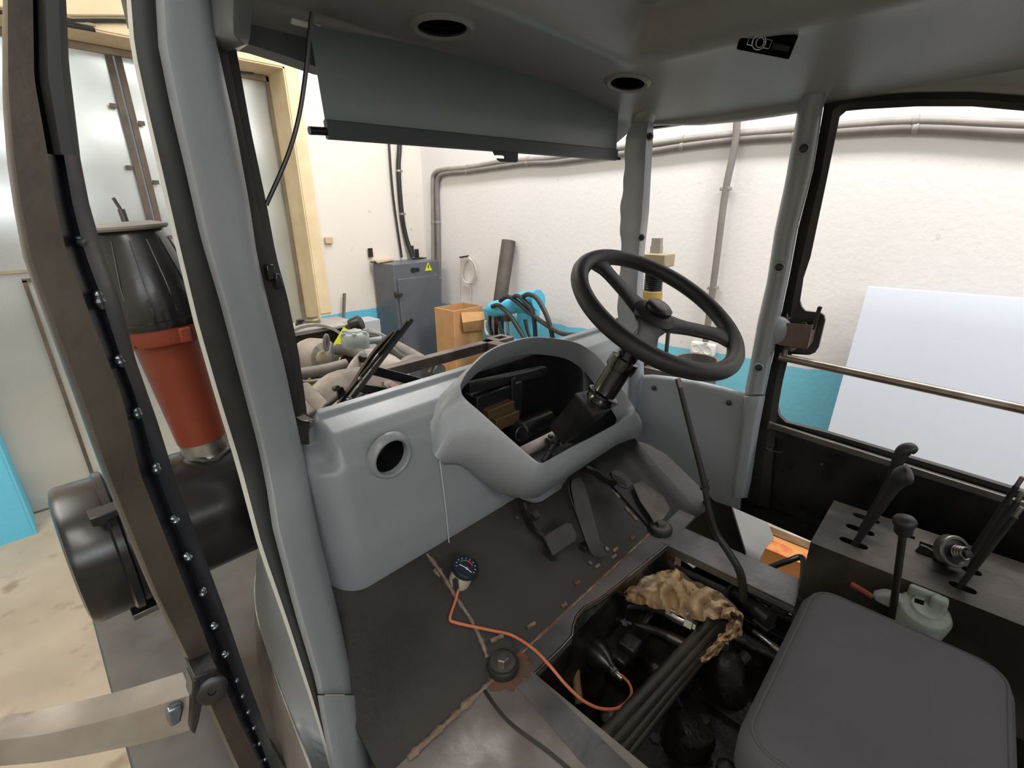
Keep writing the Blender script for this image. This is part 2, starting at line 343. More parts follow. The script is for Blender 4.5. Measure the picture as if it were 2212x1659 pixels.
# two black feed cables down to the cabinet
c = MB(); c.tube(smooth_path([U(838, 240, y=YG - .03), U(841, 320, y=YG - .03), U(850, 430, y=YG - .03), U(868, 556, y=YG - .03)], 6), .012, 8); tag(c.build('feed_cable', HOSE), 'thin black cable dropping down the white wall to the grey cabinet', 'cable')
FC = thing('feed_cable', 'thick black cable clipped down the white wall to the grey cabinet', 'cable', U(890, 556, y=YG - .035))
c = MB(); c.tube(smooth_path([U(866, 240, y=YG - .035), U(863, 320, y=YG - .035), U(861, 370, y=YG - .035), U(868, 462, y=YG - .035), U(878, 515, y=YG - .04), U(892, 556, y=YG - .08)], 6), .024, 10); c.build('cable', HOSE, FC)
for px, py in ((861, 369), (868, 462)):
    p = U(px, py, y=YG - .035); m = MB(); m.lathe([(.027, -.01), (.027, .01)], p, (0, 0, 1), 12); m.b2(p + V(.02, 0, -.01), p + V(.05, .03, .01)); m.build('clip', CHROME, FC)
# ---------------------------------------------------------------- conduits on the right wall
COND = mat('grey_conduit', S(146, 141, 136), .5, c2=S(134, 129, 123), scale=9)
CONDD = mat('grey_conduit_dull', S(118, 112, 108), .55, c2=S(128, 122, 117), scale=9)
def clips(parent, pts, r):
    for px, py in pts:
        p = U(px, py, x=XR - r - .003); q = U(px + 4, py - .4, x=XR - r - .003); d_ = V(0, -1, -.02) if px > 960 else V(0, 0, 1); m = MB(); m.lathe([(r * .9, -.012), (r * 1.16, -.012), (r * 1.16, .012), (r * .9, .012)], p, d_, 14); m.build('clip', COND, parent)
up = [(938, 690), (937, 600), (936, 480), (935, 400), (938, 376), (955, 367), (1010, 362), (1080, 350), (1140, 345), (1200, 340), (1333, 320), (1410, 311), (1474, 302), (1589, 290), (1717, 280), (1813, 272), (1978, 261), (2179, 268), (2260, 274)]
lo = [(949, 690), (948, 600), (946, 480), (944, 410), (948, 384), (962, 375), (1010, 370), (1080, 360), (1140, 352), (1200, 350), (1333, 333), (1410, 326), (1474, 316), (1589, 302), (1717, 293), (1813, 285), (1978, 277), (2179, 286), (2260, 292)]
R1 = .024
for nm, pts, mt, lb in (('conduit_pipe', up, COND, 'upper pale grey conduit running along the white right wall'), ('conduit_pipe', lo, CONDD, 'lower darker conduit running along the white right wall')):
    t = thing(nm, lb, 'conduit', U(pts[9][0], pts[9][1], x=XR - R1))
    c = MB(); P_ = [U(a, b, x=XR - R1 - .003) for a, b in pts[:-1]]; d_ = (P_[-1] - P_[-2]); P_ += [P_[-1] + d_, P_[-1] + d_ * 2 + V(0, 0, .01), P_[-1] + d_ * 3 + V(0, 0, .03)]; c.tube(smooth_path(P_, 6), R1, 10); c.build('pipe', mt, t)
    clips(t, [pts[i] for i in (1, 2, 6, 8, 12, 14, 16)], R1)
t = thing('conduit_pipe', 'vertical grey conduit running down the right wall to the double socket', 'conduit', U(1525, 736, x=XR - .03))
c = MB(); c.tube(smooth_path([U(a, b, x=XR - .055) for a, b in ((1600, 200), (1593, 254), (1587, 316), (1566, 420), (1548, 560), (1536, 650), (1524, 738))], 5), .022, 10); c.build('pipe', CONDD, t)
for px, py in ((1540, 622), (1568, 408)): m = MB(); p = U(px, py, x=XR - .04); m.box(p, (.06, .06, .022)); m.build('clip', COND, t, bevel=.004)
so = thing('wall_socket', 'white double power socket on the blue part of the right wall', 'socket', U(1519, 753, x=XR))
p = U(1519, 753, x=XR - .03); m = MB(); m.box(p, (.05, .17, .09)); m.build('socket_plate', WHITEP, so, bevel=.01, seg=3)
for dy in (.042, -.042):
    m = MB(); m.lathe([(.032, 0), (.032, .004), (.026, .004), (.025, -.008), (0, -.008)], p + V(-.024, dy, 0), (-1, 0, 0), 20); d = m.build('outlet', WHITEP, so)
    for dz in (.009, -.009): m = MB(); m.lathe([(.004, -.007), (.004, -.003)], p + V(-.024, dy + dz, 0), (-1, 0, 0), 8); m.build('pin_hole', BLACK, d)
# coil of white cable on a nail
co = thing('cable_coil', 'coil of thin white cable hanging from a nail on the right wall', 'cable', U(1012, 556, x=XR - .02))
m = MB(); m.tube([U(993, 556, x=XR - .02), U(1012, 553, x=XR - .02)], .008, 8); m.tube([U(1000, 555, x=XR + .01), U(1000, 555, x=XR - .05)], .006, 6); m.build('nail', DARKSTEEL, co)
WC = mat('white_cable', S(205, 196, 184), .6)
m = MB()
for k in range(3):
    cc = (1011 + k * 1.5, 582 + k * 2); pts = []
    for i in range(20):
        a = 2 * math.pi * i / 20; pts.append(U(cc[0] + (13.5 + k) * math.cos(a) + 2 * math.sin(a * 2), cc[1] + (28 - k) * math.sin(a), x=XR - .02 - .008 * k))
    m.ring(smooth_path(pts, 2, True), .005, 6)
m.tube(smooth_path([U(995, 556, x=XR - .02), U(993, 600, x=XR - .02), U(992, 666, x=XR - .02)], 5), .004, 6); m.tube(smooth_path([U(1016, 600, x=XR - .02), U(1017, 640, x=XR - .02), U(1017, 670, x=XR - .02)], 5), .004, 6)
m.build('cable', WC, co)
# leaning steel tube
STL = mat('brown_grey_steel_tube', S(98, 90, 84), .5, .3, c2=S(80, 72, 66), scale=6)
a = U(1099, 520, x=XR - .07); b = U(1082, 640, x=XR - .2); d = (b - a).normalized(); b2 = a + d * ((a.z - GZ) / -d.z)
m = MB(); 
n_ = 20; ax = (b2 - a).normalized()
m.lathe([(.062, 0), (.066, 0), (.066, (b2 - a).length), (.05, (b2 - a).length), (.05, .3), (.058, .0)], a, ax, 22, False); tag(m.build('steel_tube', STL), 'long dark steel tube leaning against the white right wall', 'tube')
# cardboard box, tall
CX = thing('cardboard_box', 'tall orange brown cardboard box with open flaps beside the grey cabinet', 'box', (U(1010, 740, y=3.6).x, 3.6, GZ))
f0 = U(980, 672, y=3.5); f1 = U(1042, 668, y=3.5)
m = MB(); m.b2((f0.x, 3.5, GZ), (f1.x, 3.8, f0.z)); b_ = m.build('carton', CARD, CX, bevel=.004); cut(b_, MB().b2((f0.x + .008, 3.508, f0.z - .3), (f1.x - .008, 3.792, f0.z + .1)))
m = MB(); q = [U(997, 676, y=3.49), U(1045, 674, y=3.49), U(1048, 690, y=3.43), U(1000, 697, y=3.43)]; q2 = [U(1000, 697, y=3.43), U(1048, 690, y=3.43), U(1046, 712, y=3.47), U(1003, 717, y=3.47)]
q = [v * 1.0 for v in q]; m.poly(q, (0, .008, .004)); m.poly(q2, (0, .008, -.004)); m.build('flap', CARD, CX, smooth=False)
# blue hydraulic machine with hoses
TEAL = mat('turquoise_machine_paint', S(84, 182, 210), .4, c2=S(70, 160, 190), scale=6)
BM = thing('hydraulic_press', 'turquoise hydraulic machine with black hoses at the right wall', 'machine', U(1120, 790, x=3.0) * 1.0)
BM.location.z = GZ; WLOC[BM.name].z = GZ
XB = 2.95
def ub(px, py, dx=0): return U(px, py, x=XB + dx)
m = MB(); a = ub(1112, 648); b = ub(1140, 760); m.b2((XB, min(a.y, b.y) - .0, GZ), (XB + .16, max(a.y, b.y) - .02, a.z)); m.build('column', TEAL, BM, bevel=.01)
m = MB(); a = ub(1066, 668, -.05); b = ub(1104, 660); m.lathe([(.05, -.05), (.07, 0), (.075, .18), (.07, .36)], a, (b - a).normalized(), 20); a2 = ub(1118, 652); b2 = ub(1144, 650); m.lathe([(.075, 0), (.085, .1), (.085, .24)], a2, (b2 - a2).normalized(), 20); m.build('cylinder', TEAL, BM)
m = MB(); m.tube([ub(1050, 668), ub(1066, 664)], .02, 8); m.build('port', TEAL, BM)
m = MB(); m.tube([ub(1140, 655), ub(1146, 655)], .03, 8); m.build('port', TEAL, BM)
m = MB(); a = ub(1090, 742); m.b2((XB - .08, a.y - .22, GZ), (XB + .2, a.y + .16, a.z)); m.build('base_tank', TEAL, BM, bevel=.01)
DR = mat('dark_red_fitting', S(90, 52, 44), .5)
for px in (1076, 1095):
    m = MB(); a = ub(px, 676); b = ub(px + 4, 735); m.tube([a, lerp(a, b, .3)], .03, 10); m.build('valve', DR, BM)
    m = MB(); m.tube([lerp(a, b, .3), b], .014, 8); m.build('valve_stem', CHROME, BM)
m = MB(); m.b2(ub(1066, 682, -.02), ub(1090, 740, .08)); m.build('motor', BLACK, BM, bevel=.01)
hs = [[(1063, 662), (1078, 660), (1100, 680), (1120, 710), (1134, 735), (1140, 770)], [(1080, 650), (1095, 641), (1112, 648), (1150, 680), (1190, 708), (1220, 722), (1260, 722), (1300, 708), (1340, 690)],
      [(1105, 645), (1118, 639), (1135, 652), (1152, 680), (1157, 735), (1158, 770)], [(1130, 640), (1142, 636), (1160, 645), (1180, 680), (1192, 720), (1198, 770)], [(1075, 695), (1084, 715), (1092, 735), (1100, 760)], [(1134, 690), (1140, 715), (1150, 740), (1160, 765)], [(1060, 670), (1058, 700), (1064, 730)]]
for i, h in enumerate(hs):
    c = MB(); c.tube(smooth_path([ub(a, b, -.12 if i < 4 else -.05) for a, b in h], 6), .019 if i < 4 else .015, 8); c.build('hose', HOSE, BM)
m = MB(); m.tube(smooth_path([ub(1049, 693, -.05), ub(1049, 712, -.05), ub(1055, 725, -.05)], 4), .012, 8); m.build('white_pipe', WHITEP, BM)
m = MB(); m.b2(ub(1048, 724, -.1), ub(1080, 732, 0)); m.build('shelf', mat('machine_grey', S(120, 120, 116), .5, .3), BM, smooth=False)
# drum stub and the rusty plate behind the right window
m = MB(); p = U(1506, 775, x=2.6); m.lathe([(.115, -1.2), (.115, .0), (.12, .0), (.12, .02), (.105, .02), (.105, -.1), (.0, -.1)], p + V(0, 0, -.02), (0, 0, 1), 28); DRM = m.build('steel_pipe_stub', mat('dull_grey_steel', S(112, 108, 102), .5, .4, c2=S(86, 80, 74), scale=9)); tag(DRM, 'upright open grey steel pipe stub seen through the right side window', 'pipe')
m = MB(); a = U(1390, 792, x=2.3); b = U(1520, 812, x=2.3); m.b2((2.3, b.y, GZ), (2.45, a.y, a.z)); tag(m.build('steel_beam', BARESTEEL, bevel=.004), 'rusty bare steel beam standing behind the steering wheel by the right wall', 'beam')
# press with yellow head and spring
PR = thing('spring_press', 'screw press with a coil spring and yellow cross head beside the right wall', 'press', (2.5, U(1410, 640, x=2.5).y, GZ))
def up_(px, py): return U(px, py, x=2.5)
YEL = mat('faded_yellow_paint', S(168, 155, 124), .5, c2=S(150, 138, 112), scale=8)
a = up_(1418, 552); b = up_(1408, 672)
m = MB(); m.lathe([(.034, 0), (.034, .05), (.03, .05), (.03, .09)], up_(1417, 551), (0, 0, 1), 6); m.build('hex_nut', mat('grey_nut', S(150, 144, 134), .5, .3), PR, smooth=False)
p = up_(1416, 561); m = MB(); m.box(p, (.12, .17, .07)); m.build('cross_head', YEL, PR, bevel=.006)
p2 = up_(1407, 648); x_, y_ = p.x, p.y
m = MB(); m.tube([V(x_, y_, p.z), V(x_, y_, GZ)], .03, 12); m.build('rod', DARKSTEEL, PR)
m = MB(); pts = []; n_ = 150
for i in range(n_ + 1):
    t_ = i / n_; an = t_ * 2 * math.pi * 11; pts.append(V(x_ + .046 * math.cos(an), y_ + .046 * math.sin(an), lerp(p.z - .04, p2.z + .05, t_)))
m.tube(pts, .0062, 6); m.build('spring', BLACK, PR)
m = MB(); m.lathe([(.055, -.06), (.055, .05), (.05, .055)], V(x_, y_, p2.z), (0, 0, 1), 16); m.build('spring_seat', mat('yellow_collar', S(170, 142, 78), .5), PR)
m = MB(); m.box(V(x_, y_, p2.z - .07), (.13, .2, .015)); m.build('plate', BARESTEEL, PR, smooth=False)
m = MB(); m.b2(V(x_ - .07, y_ + .1, GZ), V(x_ - .04, y_ + .12, p.z - .1)); m.build('side_rail', DARKSTEEL, PR, smooth=False)
m = MB(); m.b2(V(x_ - .02, y_ - .13, p2.z - .35), V(x_, y_ - .115, p2.z - .12)); m.build('guide_rod', DARKSTEEL, PR, smooth=False); m = MB(); m.b2(V(x_ - .25, y_ - .2, GZ), V(x_ + .25, y_ + .2, GZ + .06)); m.build('stand', DARKSTEEL, PR, smooth=False)
# white board leaning on the right wall
BRD = mat('white_board', S(206, 213, 226), .45)
m = MB(); tl = U(1875, 620, x=3.26); tr = V(3.26, tl.y - 1.9, tl.z); bl_ = UP(1787, 935, tl, V(.985, 0, -.17)); d = (bl_ - tl); k = (GZ - tl.z) / d.z; bl_ = tl + d * k; br = bl_ + (tr - tl)
m.poly([tl, tr, br, bl_], (.018, 0, .003)); tag(m.build('white_panel', BRD, smooth=False), 'large white board leaning against the right wall beyond the side door', 'board')
# thin board beside cabinet, stick in the corner
m = MB(); p = U(797, 700, y=3.95); m.b2((U(742, 700, y=3.95).x, 3.95, GZ), (U(822, 700, y=3.95).x, 4.15, U(797, 693, y=3.95).z)); tag(m.build('metal_box', mat('pale_grey_box', S(166, 170, 178), .5), bevel=.006), 'pale grey box standing left of the grey electrical cabinet', 'box')
m = MB(); a = U(744, 634, y=YG - .06); b = U(741, 720, y=YG - .16); d = b - a; m.bar(a, a + d * ((GZ - a.z) / d.z), .035, .02); tag(m.build('wooden_stick', mat('grey_wood', S(112, 104, 96), .8, c2=S(96, 88, 80), scale=9), smooth=False), 'narrow grey stick leaning in the corner right of the gate', 'stick')
# things on the workshop floor seen through the gap on the right
m = MB(); p = U(1640, 1170, z=GZ + .3); 
zz = GZ + .42
q = [U(1655, 1118, z=zz), U(1790, 1190, z=zz), U(1790, 1245, z=zz), U(1650, 1205, z=zz)]
OC = thing('cardboard_box', 'orange printed cardboard box on the floor below the right door', 'box', (q[0] + q[2]) / 2 - V(0, 0, .42))
ORG = mat('orange_cardboard', S(206, 146, 84), .8, c2=S(196, 134, 74), scale=5)
xs = [v.x for v in q]; ys = [v.y for v in q]
m.b2((min(xs) + .12, min(ys) - .25, GZ), (max(xs) + .1, max(ys) + .2, zz)); m.build('carton', ORG, OC, bevel=.004)
m = MB(); c_ = U(1690, 1188, z=zz + .002); m.box(c_ + V(.0, -.03, 0), (.1, .6, .003)); m.box(c_ + V(.13, -.03, 0), (.03, .6, .003)); m.build('red_print', mat('red_print', S(196, 84, 50), .8, c2=ORG.node_tree.nodes['Principled BSDF'].inputs[0].default_value[:], scale=14), OC, smooth=False)
m = MB(); c_ = U(1730, 1160, z=zz + .03); m.box(c_, (.1, .34, .05)); tag(m.build('wooden_batten', mat('whitewashed_wood', S(190, 184, 170), .8, c2=S(150, 140, 124), scale=9), bevel=.003), 'short whitewashed batten lying on the orange box', 'batten')
# ================================================================== the cab
def ss(t): t = max(0., min(1., t)); return t * t * (3 - 2 * t)
def PP(px, py, x, y): return UP(px, py, (x, y, 0), (x, y, 0))        # upright plane through (x, y) facing the camera
def interp(pts, y): return float(np.interp(y, [p[0] for p in pts], [p[1] for p in pts]))
# toe board plane: rises 34 degrees from the floor at HY
HY, HS = .62, math.radians(34)
TN = V(0, -math.sin(HS), math.cos(HS))
def T(px, py, off=0): return UP(px, py, V(0, HY, 0) + TN * off, TN)
def ramp(x, t, off=0): return V(x, HY + t * math.cos(HS), t * math.sin(HS)) + TN * off
# ---------------------------------------------------------------- roof
RF = thing('roof_liner', 'painted grey cab roof lining with round air vents above the windscreen', 'roof lining', (1.0, .2, 1.56))
def zroof(x, y):
    z = 1.42 + .085 * ss((.76 - y) / .08) * ss((1.25 - x) / .08)
    d_ = x - 1.27; z -= .20 * .5 * (d_ + math.sqrt(d_ * d_ + .004)) * (1 - .15 * ss((y - .7) / .3))
    z -= .05 * ss((y - 1.0) / .12)
    return z
xs = np.concatenate([np.linspace(.27, 1.15, 22), np.linspace(1.18, 1.70, 36)]); ys = np.concatenate([np.linspace(-1.0, .55, 18), np.linspace(.58, 1.14, 38)])
def xedge(y):   # the right border curves in towards the front
    return 1.0 - .05 * ss((y - .5) / .6)
m = MB(); m.sheet([[V(x, y, zroof(x, y)) for x in xs] for y in ys], .012)
panel = m.build('lining_panel', LINER, RF, angle=80)
m = MB(); m.b2((.26, -1.05, 1.535), (1.74, 1.2, 1.56)); m.b2((1.715, -1.05, 1.33), (1.74, 1.2, 1.54)); m.b2((.26, 1.17, 1.37), (1.74, 1.2, 1.54)); m.b2((.26, -1.05, 1.44), (.275, 1.2, 1.54)); m.build('roof_shell', DARKSTEEL, RF, smooth=False)
def RS(px, py, off=0):
    z = 1.40
    for _ in range(40):
        p = U(px, py, z=z); z = .5 * z + .5 * (zroof(p.x, p.y) + off)
    return U(px, py, z=z)
# roof side rail over the right side window and door
m = MB(); rows = []
for px, py in ((1336, 263), (1375, 266), (1420, 267), (1500, 266), (1580, 258), (1660, 247), (1728, 236)):
    a = U(px, py, x=1.655); rows.append([a, a + V(0, 0, .02) - V(.015, 0, 0), a + V(-.02, 0, .06), a + V(.06, 0, .08), a + V(.06, 0, 0)])
for px, py in ((1790, 212), (1860, 203), (1980, 197), (2100, 196), (2240, 206), (2600, 250)):
    a = U(px, py, x=1.655); rows.append([a, a + V(0, 0, .02) - V(.015, 0, 0), a + V(-.02, 0, .05), a + V(.06, 0, .08), a + V(.06, 0, 0)])
m.loft(rows); m.build('side_rail', LINER, RF, angle=70)
# dark front header above the windscreen
m = MB(); yy = 1.06
m.poly([U(a, b, y=yy) for a, b in ((470, 78), (508, 90), (545, 98), (620, 122), (700, 150), (1000, 215), (1200, 245), (1340, 263), (1420, 262), (1420, 215), (1200, 180), (700, 50), (560, 5), (470, 5))], (0, .05, 0)); m.build('front_header', mat('header_dark_paint', S(84, 88, 92), .5, c2=S(76, 80, 84), scale=4), RF, smooth=False)
# air vents
AV = mat('vent_ring_grey', S(120, 122, 122), .5)
for px, py, rr, nm in ((955, 46, .058, 'front'), (1357, 171, .056, 'right')):
    p = RS(px, py, -.005); na = V((zroof(p.x - .03, p.y) - zroof(p.x + .03, p.y)) / .06, (zroof(p.x, p.y - .03) - zroof(p.x, p.y + .03)) / .06, 1).normalized()
    m = MB(); m.lathe([(rr - .009, -.012), (rr, -.016), (rr + .008, -.010), (rr + .010, .004), (rr - .009, .004)], p, na, 40, False)
    r_ = m.build('air_vent', AV, RF)
    cut(panel, MB().lathe([(rr - .006, -.05), (rr - .006, .06)], p, na, 36))
    m = MB(); m.lathe([(rr - .0085, -.008), (rr - .0085, .07), (0, .07)], p, na, 36, False); m.build('vent_opening', MATTE, r_)
# dome lamp fitting without its lens
c = RS(1666, 64, -.004); ez = (V(-.25, 0, -.97).normalized() * .6 + (V(0, 0, CAMZ) - c).normalized() * .4).normalized()
q = [UP(a, b, c, ez) for a, b in ((1608, 52), (1724, 80), (1704, 130), (1590, 108))]
m = MB(); m.poly(q, -ez * .06); dl = m.build('dome_lamp', MATTE, RF, bevel=.003, label='black dome lamp fitting with its cover missing')
def dq(u, v, h=.002): return lerp(lerp(q[0], q[1], u), lerp(q[3], q[2], u), v) + ez * h
def strokes(pts, r=.0016): mm = MB(); mm.tube(pts, r, 6); return mm
m = MB(); m.ring([dq(.36 + .12 * math.cos(a), .5 + .30 * math.sin(a)) for a in np.linspace(0, 2 * math.pi, 24)[:-1]], .0012, 6)
m.ring([dq(.38 + .07 * math.cos(a), .5 + .2 * math.sin(a)) for a in np.linspace(0, 2 * math.pi, 20)[:-1]], .0011, 6)
m.tube([dq(.25, .35), dq(.16, .35), dq(.16, .68), dq(.26, .68)], .0011, 6); m.tube([dq(.47, .32), dq(.58, .32), dq(.57, .66), dq(.46, .68)], .0011, 6); m.build('bulb_holder', CHROME, dl)
m = MB(); m.sheet([[dq(u, v, .001) for u in np.linspace(.62, .92, 4)] for v in (.38, .6)], .004); m.build('contact_strip', DARKSTEEL, dl, smooth=False)
for px, py in ((2122, 9), (2128, 51)):
    p = RS(px, py, -.001); m = MB(); m.lathe([(.012, 0), (.011, -.006), (0, -.008)], p, (0, 0, 1), 14); m.build('screw_plug', RUBBER, RF)
# pillar caps moulded into the lining
m = MB(); rows = []
for py, l, r_ in ((-40, 452, 560), (0, 460, 548), (40, 464, 543), (75, 468, 541), (96, 508, 536)):
    a = U(l, py, y=.955); b = U(r_, py, y=1.0); c_ = U((l + r_) / 2, py, y=.94); rows.append([a, c_, b, b + V(0, .06, 0), a + V(0, .06, 0)])
m.loft(rows); m.build('pillar_cap', LINER, RF, angle=70)
m = MB(); rows = []
for py, l, r_ in ((190, 1398, 1462), (215, 1390, 1438), (235, 1380, 1424), (262, 1367, 1413)):
    sc_ = lerp(.93, 1., (py - 190) / 72); a = PP(l, py, 1.6 * sc_, .93 * sc_); b = PP(r_, py, 1.6 * sc_, .93 * sc_); c_ = PP((l + r_) / 2, py, 1.57 * sc_, .915 * sc_); e = V(.08, .048, 0); rows.append([a, c_, b, b + e, a + e])
m.loft(rows); m.build('pillar_cap', LINER, RF, angle=70)
# ---------------------------------------------------------------- roller blind
BL = thing('roller_blind', 'grey roller sun blind pulled half down across the top of the windscreen', 'blind', U(1015, 310, y=.97))
BLF = mat('blind_fabric', S(112, 122, 122), .35, c2=S(104, 113, 113), scale=2, bump=.03, bscale=40)
yb = .985
top = [(626, 40), (700, 62), (850, 88), (1000, 122), (1170, 166), (1336, 214)]
mid = [(682, 150), (760, 162), (880, 176), (1010, 200), (1170, 230), (1334, 262)]
bot = [(703, 268), (790, 276), (900, 288), (1020, 299), (1180, 315), (1330, 331)]
rows = []
for k in range(13):
    t = k / 12; rr = []
    for i in range(6):
        a = V(*top[i]).to_3d() if False else None
        x0, y0 = top[i]; x1, y1 = mid[i]; x2, y2 = bot[i]
        px = (1 - t) ** 2 * x0 + 2 * t * (1 - t) * x1 + t * t * x2 if i else (lerp(664, 703, t)); py = (1 - t) ** 2 * y0 + 2 * t * (1 - t) * y1 + t * t * y2
        rr.append(U(px, py, y=yb - .012 * math.sin(t * math.pi) + .03 * (1 - t) ** 3))
    rows.append(smooth_path(rr, 5))
m = MB(); m.sheet(rows, .002); m.build('blind_fabric', BLF, BL, angle=80)
m = MB(); m.tube([U(628, 44, y=yb + .05), U(690, 60, y=yb + .05)], .006, 10); m.build('roller_pin', WHITEP, BL); m = MB(); m.tube([U(1334, 215, y=yb + .04), U(1346, 218, y=yb + .04)], .007, 10); m.build('roller_pin', WHITEP, BL)
m = MB(); a = U(704, 278, y=yb - .003); b = U(1331, 334, y=yb - .003); m.sweep([a, b], [(-.016, -.006), (.014, -.006), (.017, 0), (.014, .007), (-.016, .007), (-.019, 0)], (0, 0, 1)); m.build('bottom_rail', mat('dark_rail', S(60, 64, 68), .4), BL)
m = MB(); m.tube([U(668, 282, y=yb), U(708, 284, y=yb)], .0075, 12); m.build('rail_end', BLACK, BL); m = MB(); m.tube([U(1328, 341, y=yb), U(1338, 343, y=yb)], .005, 10); m.build('rail_end', BLACK, BL)
m = MB(); m.poly([U(a, b, y=yb - .006) for a, b in ((1064, 322), (1119, 328), (1119, 348), (1115, 351), (1082, 349), (1077, 345))], (0, .006, 0)); tb = m.build('pull_tab', BLACK, BL, smooth=False)
mm = MB(); mm.poly([U(a, b, y=yb - .03) for a, b in ((1086, 333), (1103, 334), (1107, 337), (1106, 340), (1102, 341), (1087, 340), (1083, 337))], (0, .06, 0)); cut(tb, mm)
c = MB(); c.tube(smooth_path([U(674, 26, y=.93), U(668, 80, y=.94), U(660, 160, y=.95), U(645, 255, y=.96), U(620, 340, y=.97), U(575, 443, y=.985)], 8), .0042, 8); tag(c.build('black_cord', BLACK), 'black cord hanging from the roof to the left windscreen post', 'cord')
# ---------------------------------------------------------------- left front pillar
SL = [(-60, 268), (0, 273), (102, 281), (237, 312), (373, 342), (500, 371), (703, 420), (856, 464), (1000, 508), (1179, 556), (1338, 612), (1528, 675), (1659, 712), (1780, 748)]
BLK = [(-60, 278), (0, 283), (102, 291), (237, 320), (373, 352), (500, 381), (703, 430), (856, 474), (1000, 519), (1179, 566), (1338, 621), (1528, 682), (1659, 719), (1780, 754)]
GL = [(-60, 333), (0, 336), (102, 342), (237, 369), (366, 400), (517, 434), (653, 475), (805, 515), (958, 556), (1056, 576), (1139, 588), (1318, 635), (1477, 683), (1540, 694), (1659, 716), (1780, 752)]
GR = [(-60, 452), (0, 456), (75, 464), (271, 508), (441, 539), (556, 556), (669, 583), (788, 614), (897, 637), (1008, 661), (1167, 691), (1326, 731), (1497, 767), (1651, 798), (1780, 830)]
PR_ = [(60, 502), (92, 508), (281, 542), (441, 576), (556, 597), (636, 620), (754, 644), (873, 661), (960, 668)]
LP = thing('front_left_pillar', 'grey front left cab pillar with black rubber seal along its outer edge', 'pillar', U(760, 1640, y=.95))
def strip(ya, yb_, L, R, D0, D1, n=26, bulge=0., back=.05, ext=0):
    rows = []
    for py in np.linspace(ya, yb_, n):
        sh = -.25 * max(0., min(1.3, (py - 1000) / 659)); d0, d1 = D0 + sh, D1 + sh
        l, r_ = interp(L, py), interp(R, py)
        if bulge > .01:
            k_ = 9; fr_ = [U(lerp(l, r_, t), py, y=lerp(d0, d1, t) - bulge * math.sqrt(max(0, 1 - (2 * t - 1) ** 4))) for t in np.linspace(0, 1, k_)]
            rows.append(fr_ + [U(r_, py, y=d1 + back), U(l, py, y=d0 + back)]); continue
        a = U(l, py, y=d0); b = U(r_, py, y=d1); c1 = U(lerp(l, r_, .3), py, y=lerp(d0, d1, .3) - bulge); c2 = U(lerp(l, r_, .75), py, y=lerp(d0, d1, .75) - bulge)
        a2 = U(l + ext, py, y=d0 + back); b2 = U(r_ - ext, py, y=d1 + back); rows.append([a, c1, c2, b, b2, a2])
    return rows
m = MB(); m.loft(strip(-60, 1500, GL, GR, .945, .965, 40, .022)); m.build('pillar_trim', GREY, LP, angle=60, bevel=.002)
m = MB(); m.loft(strip(1502, 1780, [(a, b - 2) for a, b in GL], [(a, b + 2) for a, b in GR], .93, .95, 14, .022)); m.build('lower_pillar_trim', GREY, LP, angle=60)
m = MB(); m.loft(strip(-60, 1780, BLK, [(a, b + 14) for a, b in GL], .96, .962, 40, .006)); m.build('rubber_seal', RUBBER, LP, angle=60)
m = MB(); m.loft(strip(-60, 1780, SL, BLK, .975, .965, 40, 0)); m.build('outer_flange', mat('pale_flange_paint', S(190, 192, 186), .4), LP, angle=60)
m = MB(); m.loft(strip(70, 960, [(a, b - 12) for a, b in GR], [(p, interp(GR, p) + .48 * (q_ - interp(GR, p))) for p, q_ in PR_], 1.0, 1.0, 24, .0)); m.loft(strip(70, 960, [(p, interp(GR, p) + .48 * (q_ - interp(GR, p))) for p, q_ in PR_], PR_, 1.012, 1.018, 24, .0)); m.build('windscreen_post', DARKSTEEL, LP, angle=40)
# window catches on the post
def catch(y0, pts_top, hole, name='window_catch'):
    mm = MB(); mm.sweep([U(a, b, y=.99) for a, b in pts_top], [(-.001, -.012), (.001, -.012), (.001, .012), (-.001, .012)], (0, -1, 0)) if False else None
    return mm
def lbracket(px, py, w=24, h=24):
    mm = MB(); P = lambda a, b, y: U(px + a, py + b, y=y)
    mm.poly([P(-w, -6, 1.0), P(0, -6, 1.0), P(0, -6, 1.03), P(-w, -6, 1.03)], (0, 0, -.003)); mm.poly([P(0, -6, 1.0), P(0, -6, 1.03), P(0, h, 1.03), P(0, h, 1.0)], (.003, 0, 0))
    mm.poly([P(0, -3, 1.03), P(20, -3, 1.03), P(20, h - 4, 1.03), P(0, h - 4, 1.03)], (0, .003, 0)); mm.poly([P(2, h - 2, 1.02), P(38, h + 2, 1.02), P(38, h + 7, 1.02), P(2, h + 4, 1.02)], (0, .012, 0))
    return mm
b_ = lbracket(510, 130).build('window_catch', BARESTEEL, LP, smooth=False); cut(b_, MB().lathe([(.008, -.05), (.008, .05)], U(520, 142, y=1.03), (0, 1, 0), 12))
mm = MB(); P = lambda a, b, y: U(a, b, y=y)
mm.poly([P(568, 563, .99), P(592, 561, .99), P(623, 567, 1.02), P(623, 573, 1.02), P(594, 572, .99), P(570, 570, .99)], (0, .02, 0)); mm.poly([P(594, 565, 1.0), P(610, 567, 1.0), P(612, 585, 1.0), P(606, 590, 1.0), P(596, 586, 1.0)], (0, .003, 0)); k = mm.build('window_catch', BARESTEEL, LP, smooth=False)
cut(k, MB().lathe([(.007, -.05), (.007, .05)], U(605, 580, y=1.0), (0, 1, 0), 12))
mm = MB(); mm.poly([P(574, 572, .985), P(594, 572, .985), P(596, 604, .985), P(580, 607, .985)], (0, .025, 0)); mm.poly([P(594, 590, .98), P(606, 592, .98), P(616, 622, .98), P(598, 626, .98)], (0, .018, 0)); mm.build('catch_lever', BLACK, k, bevel=.003)
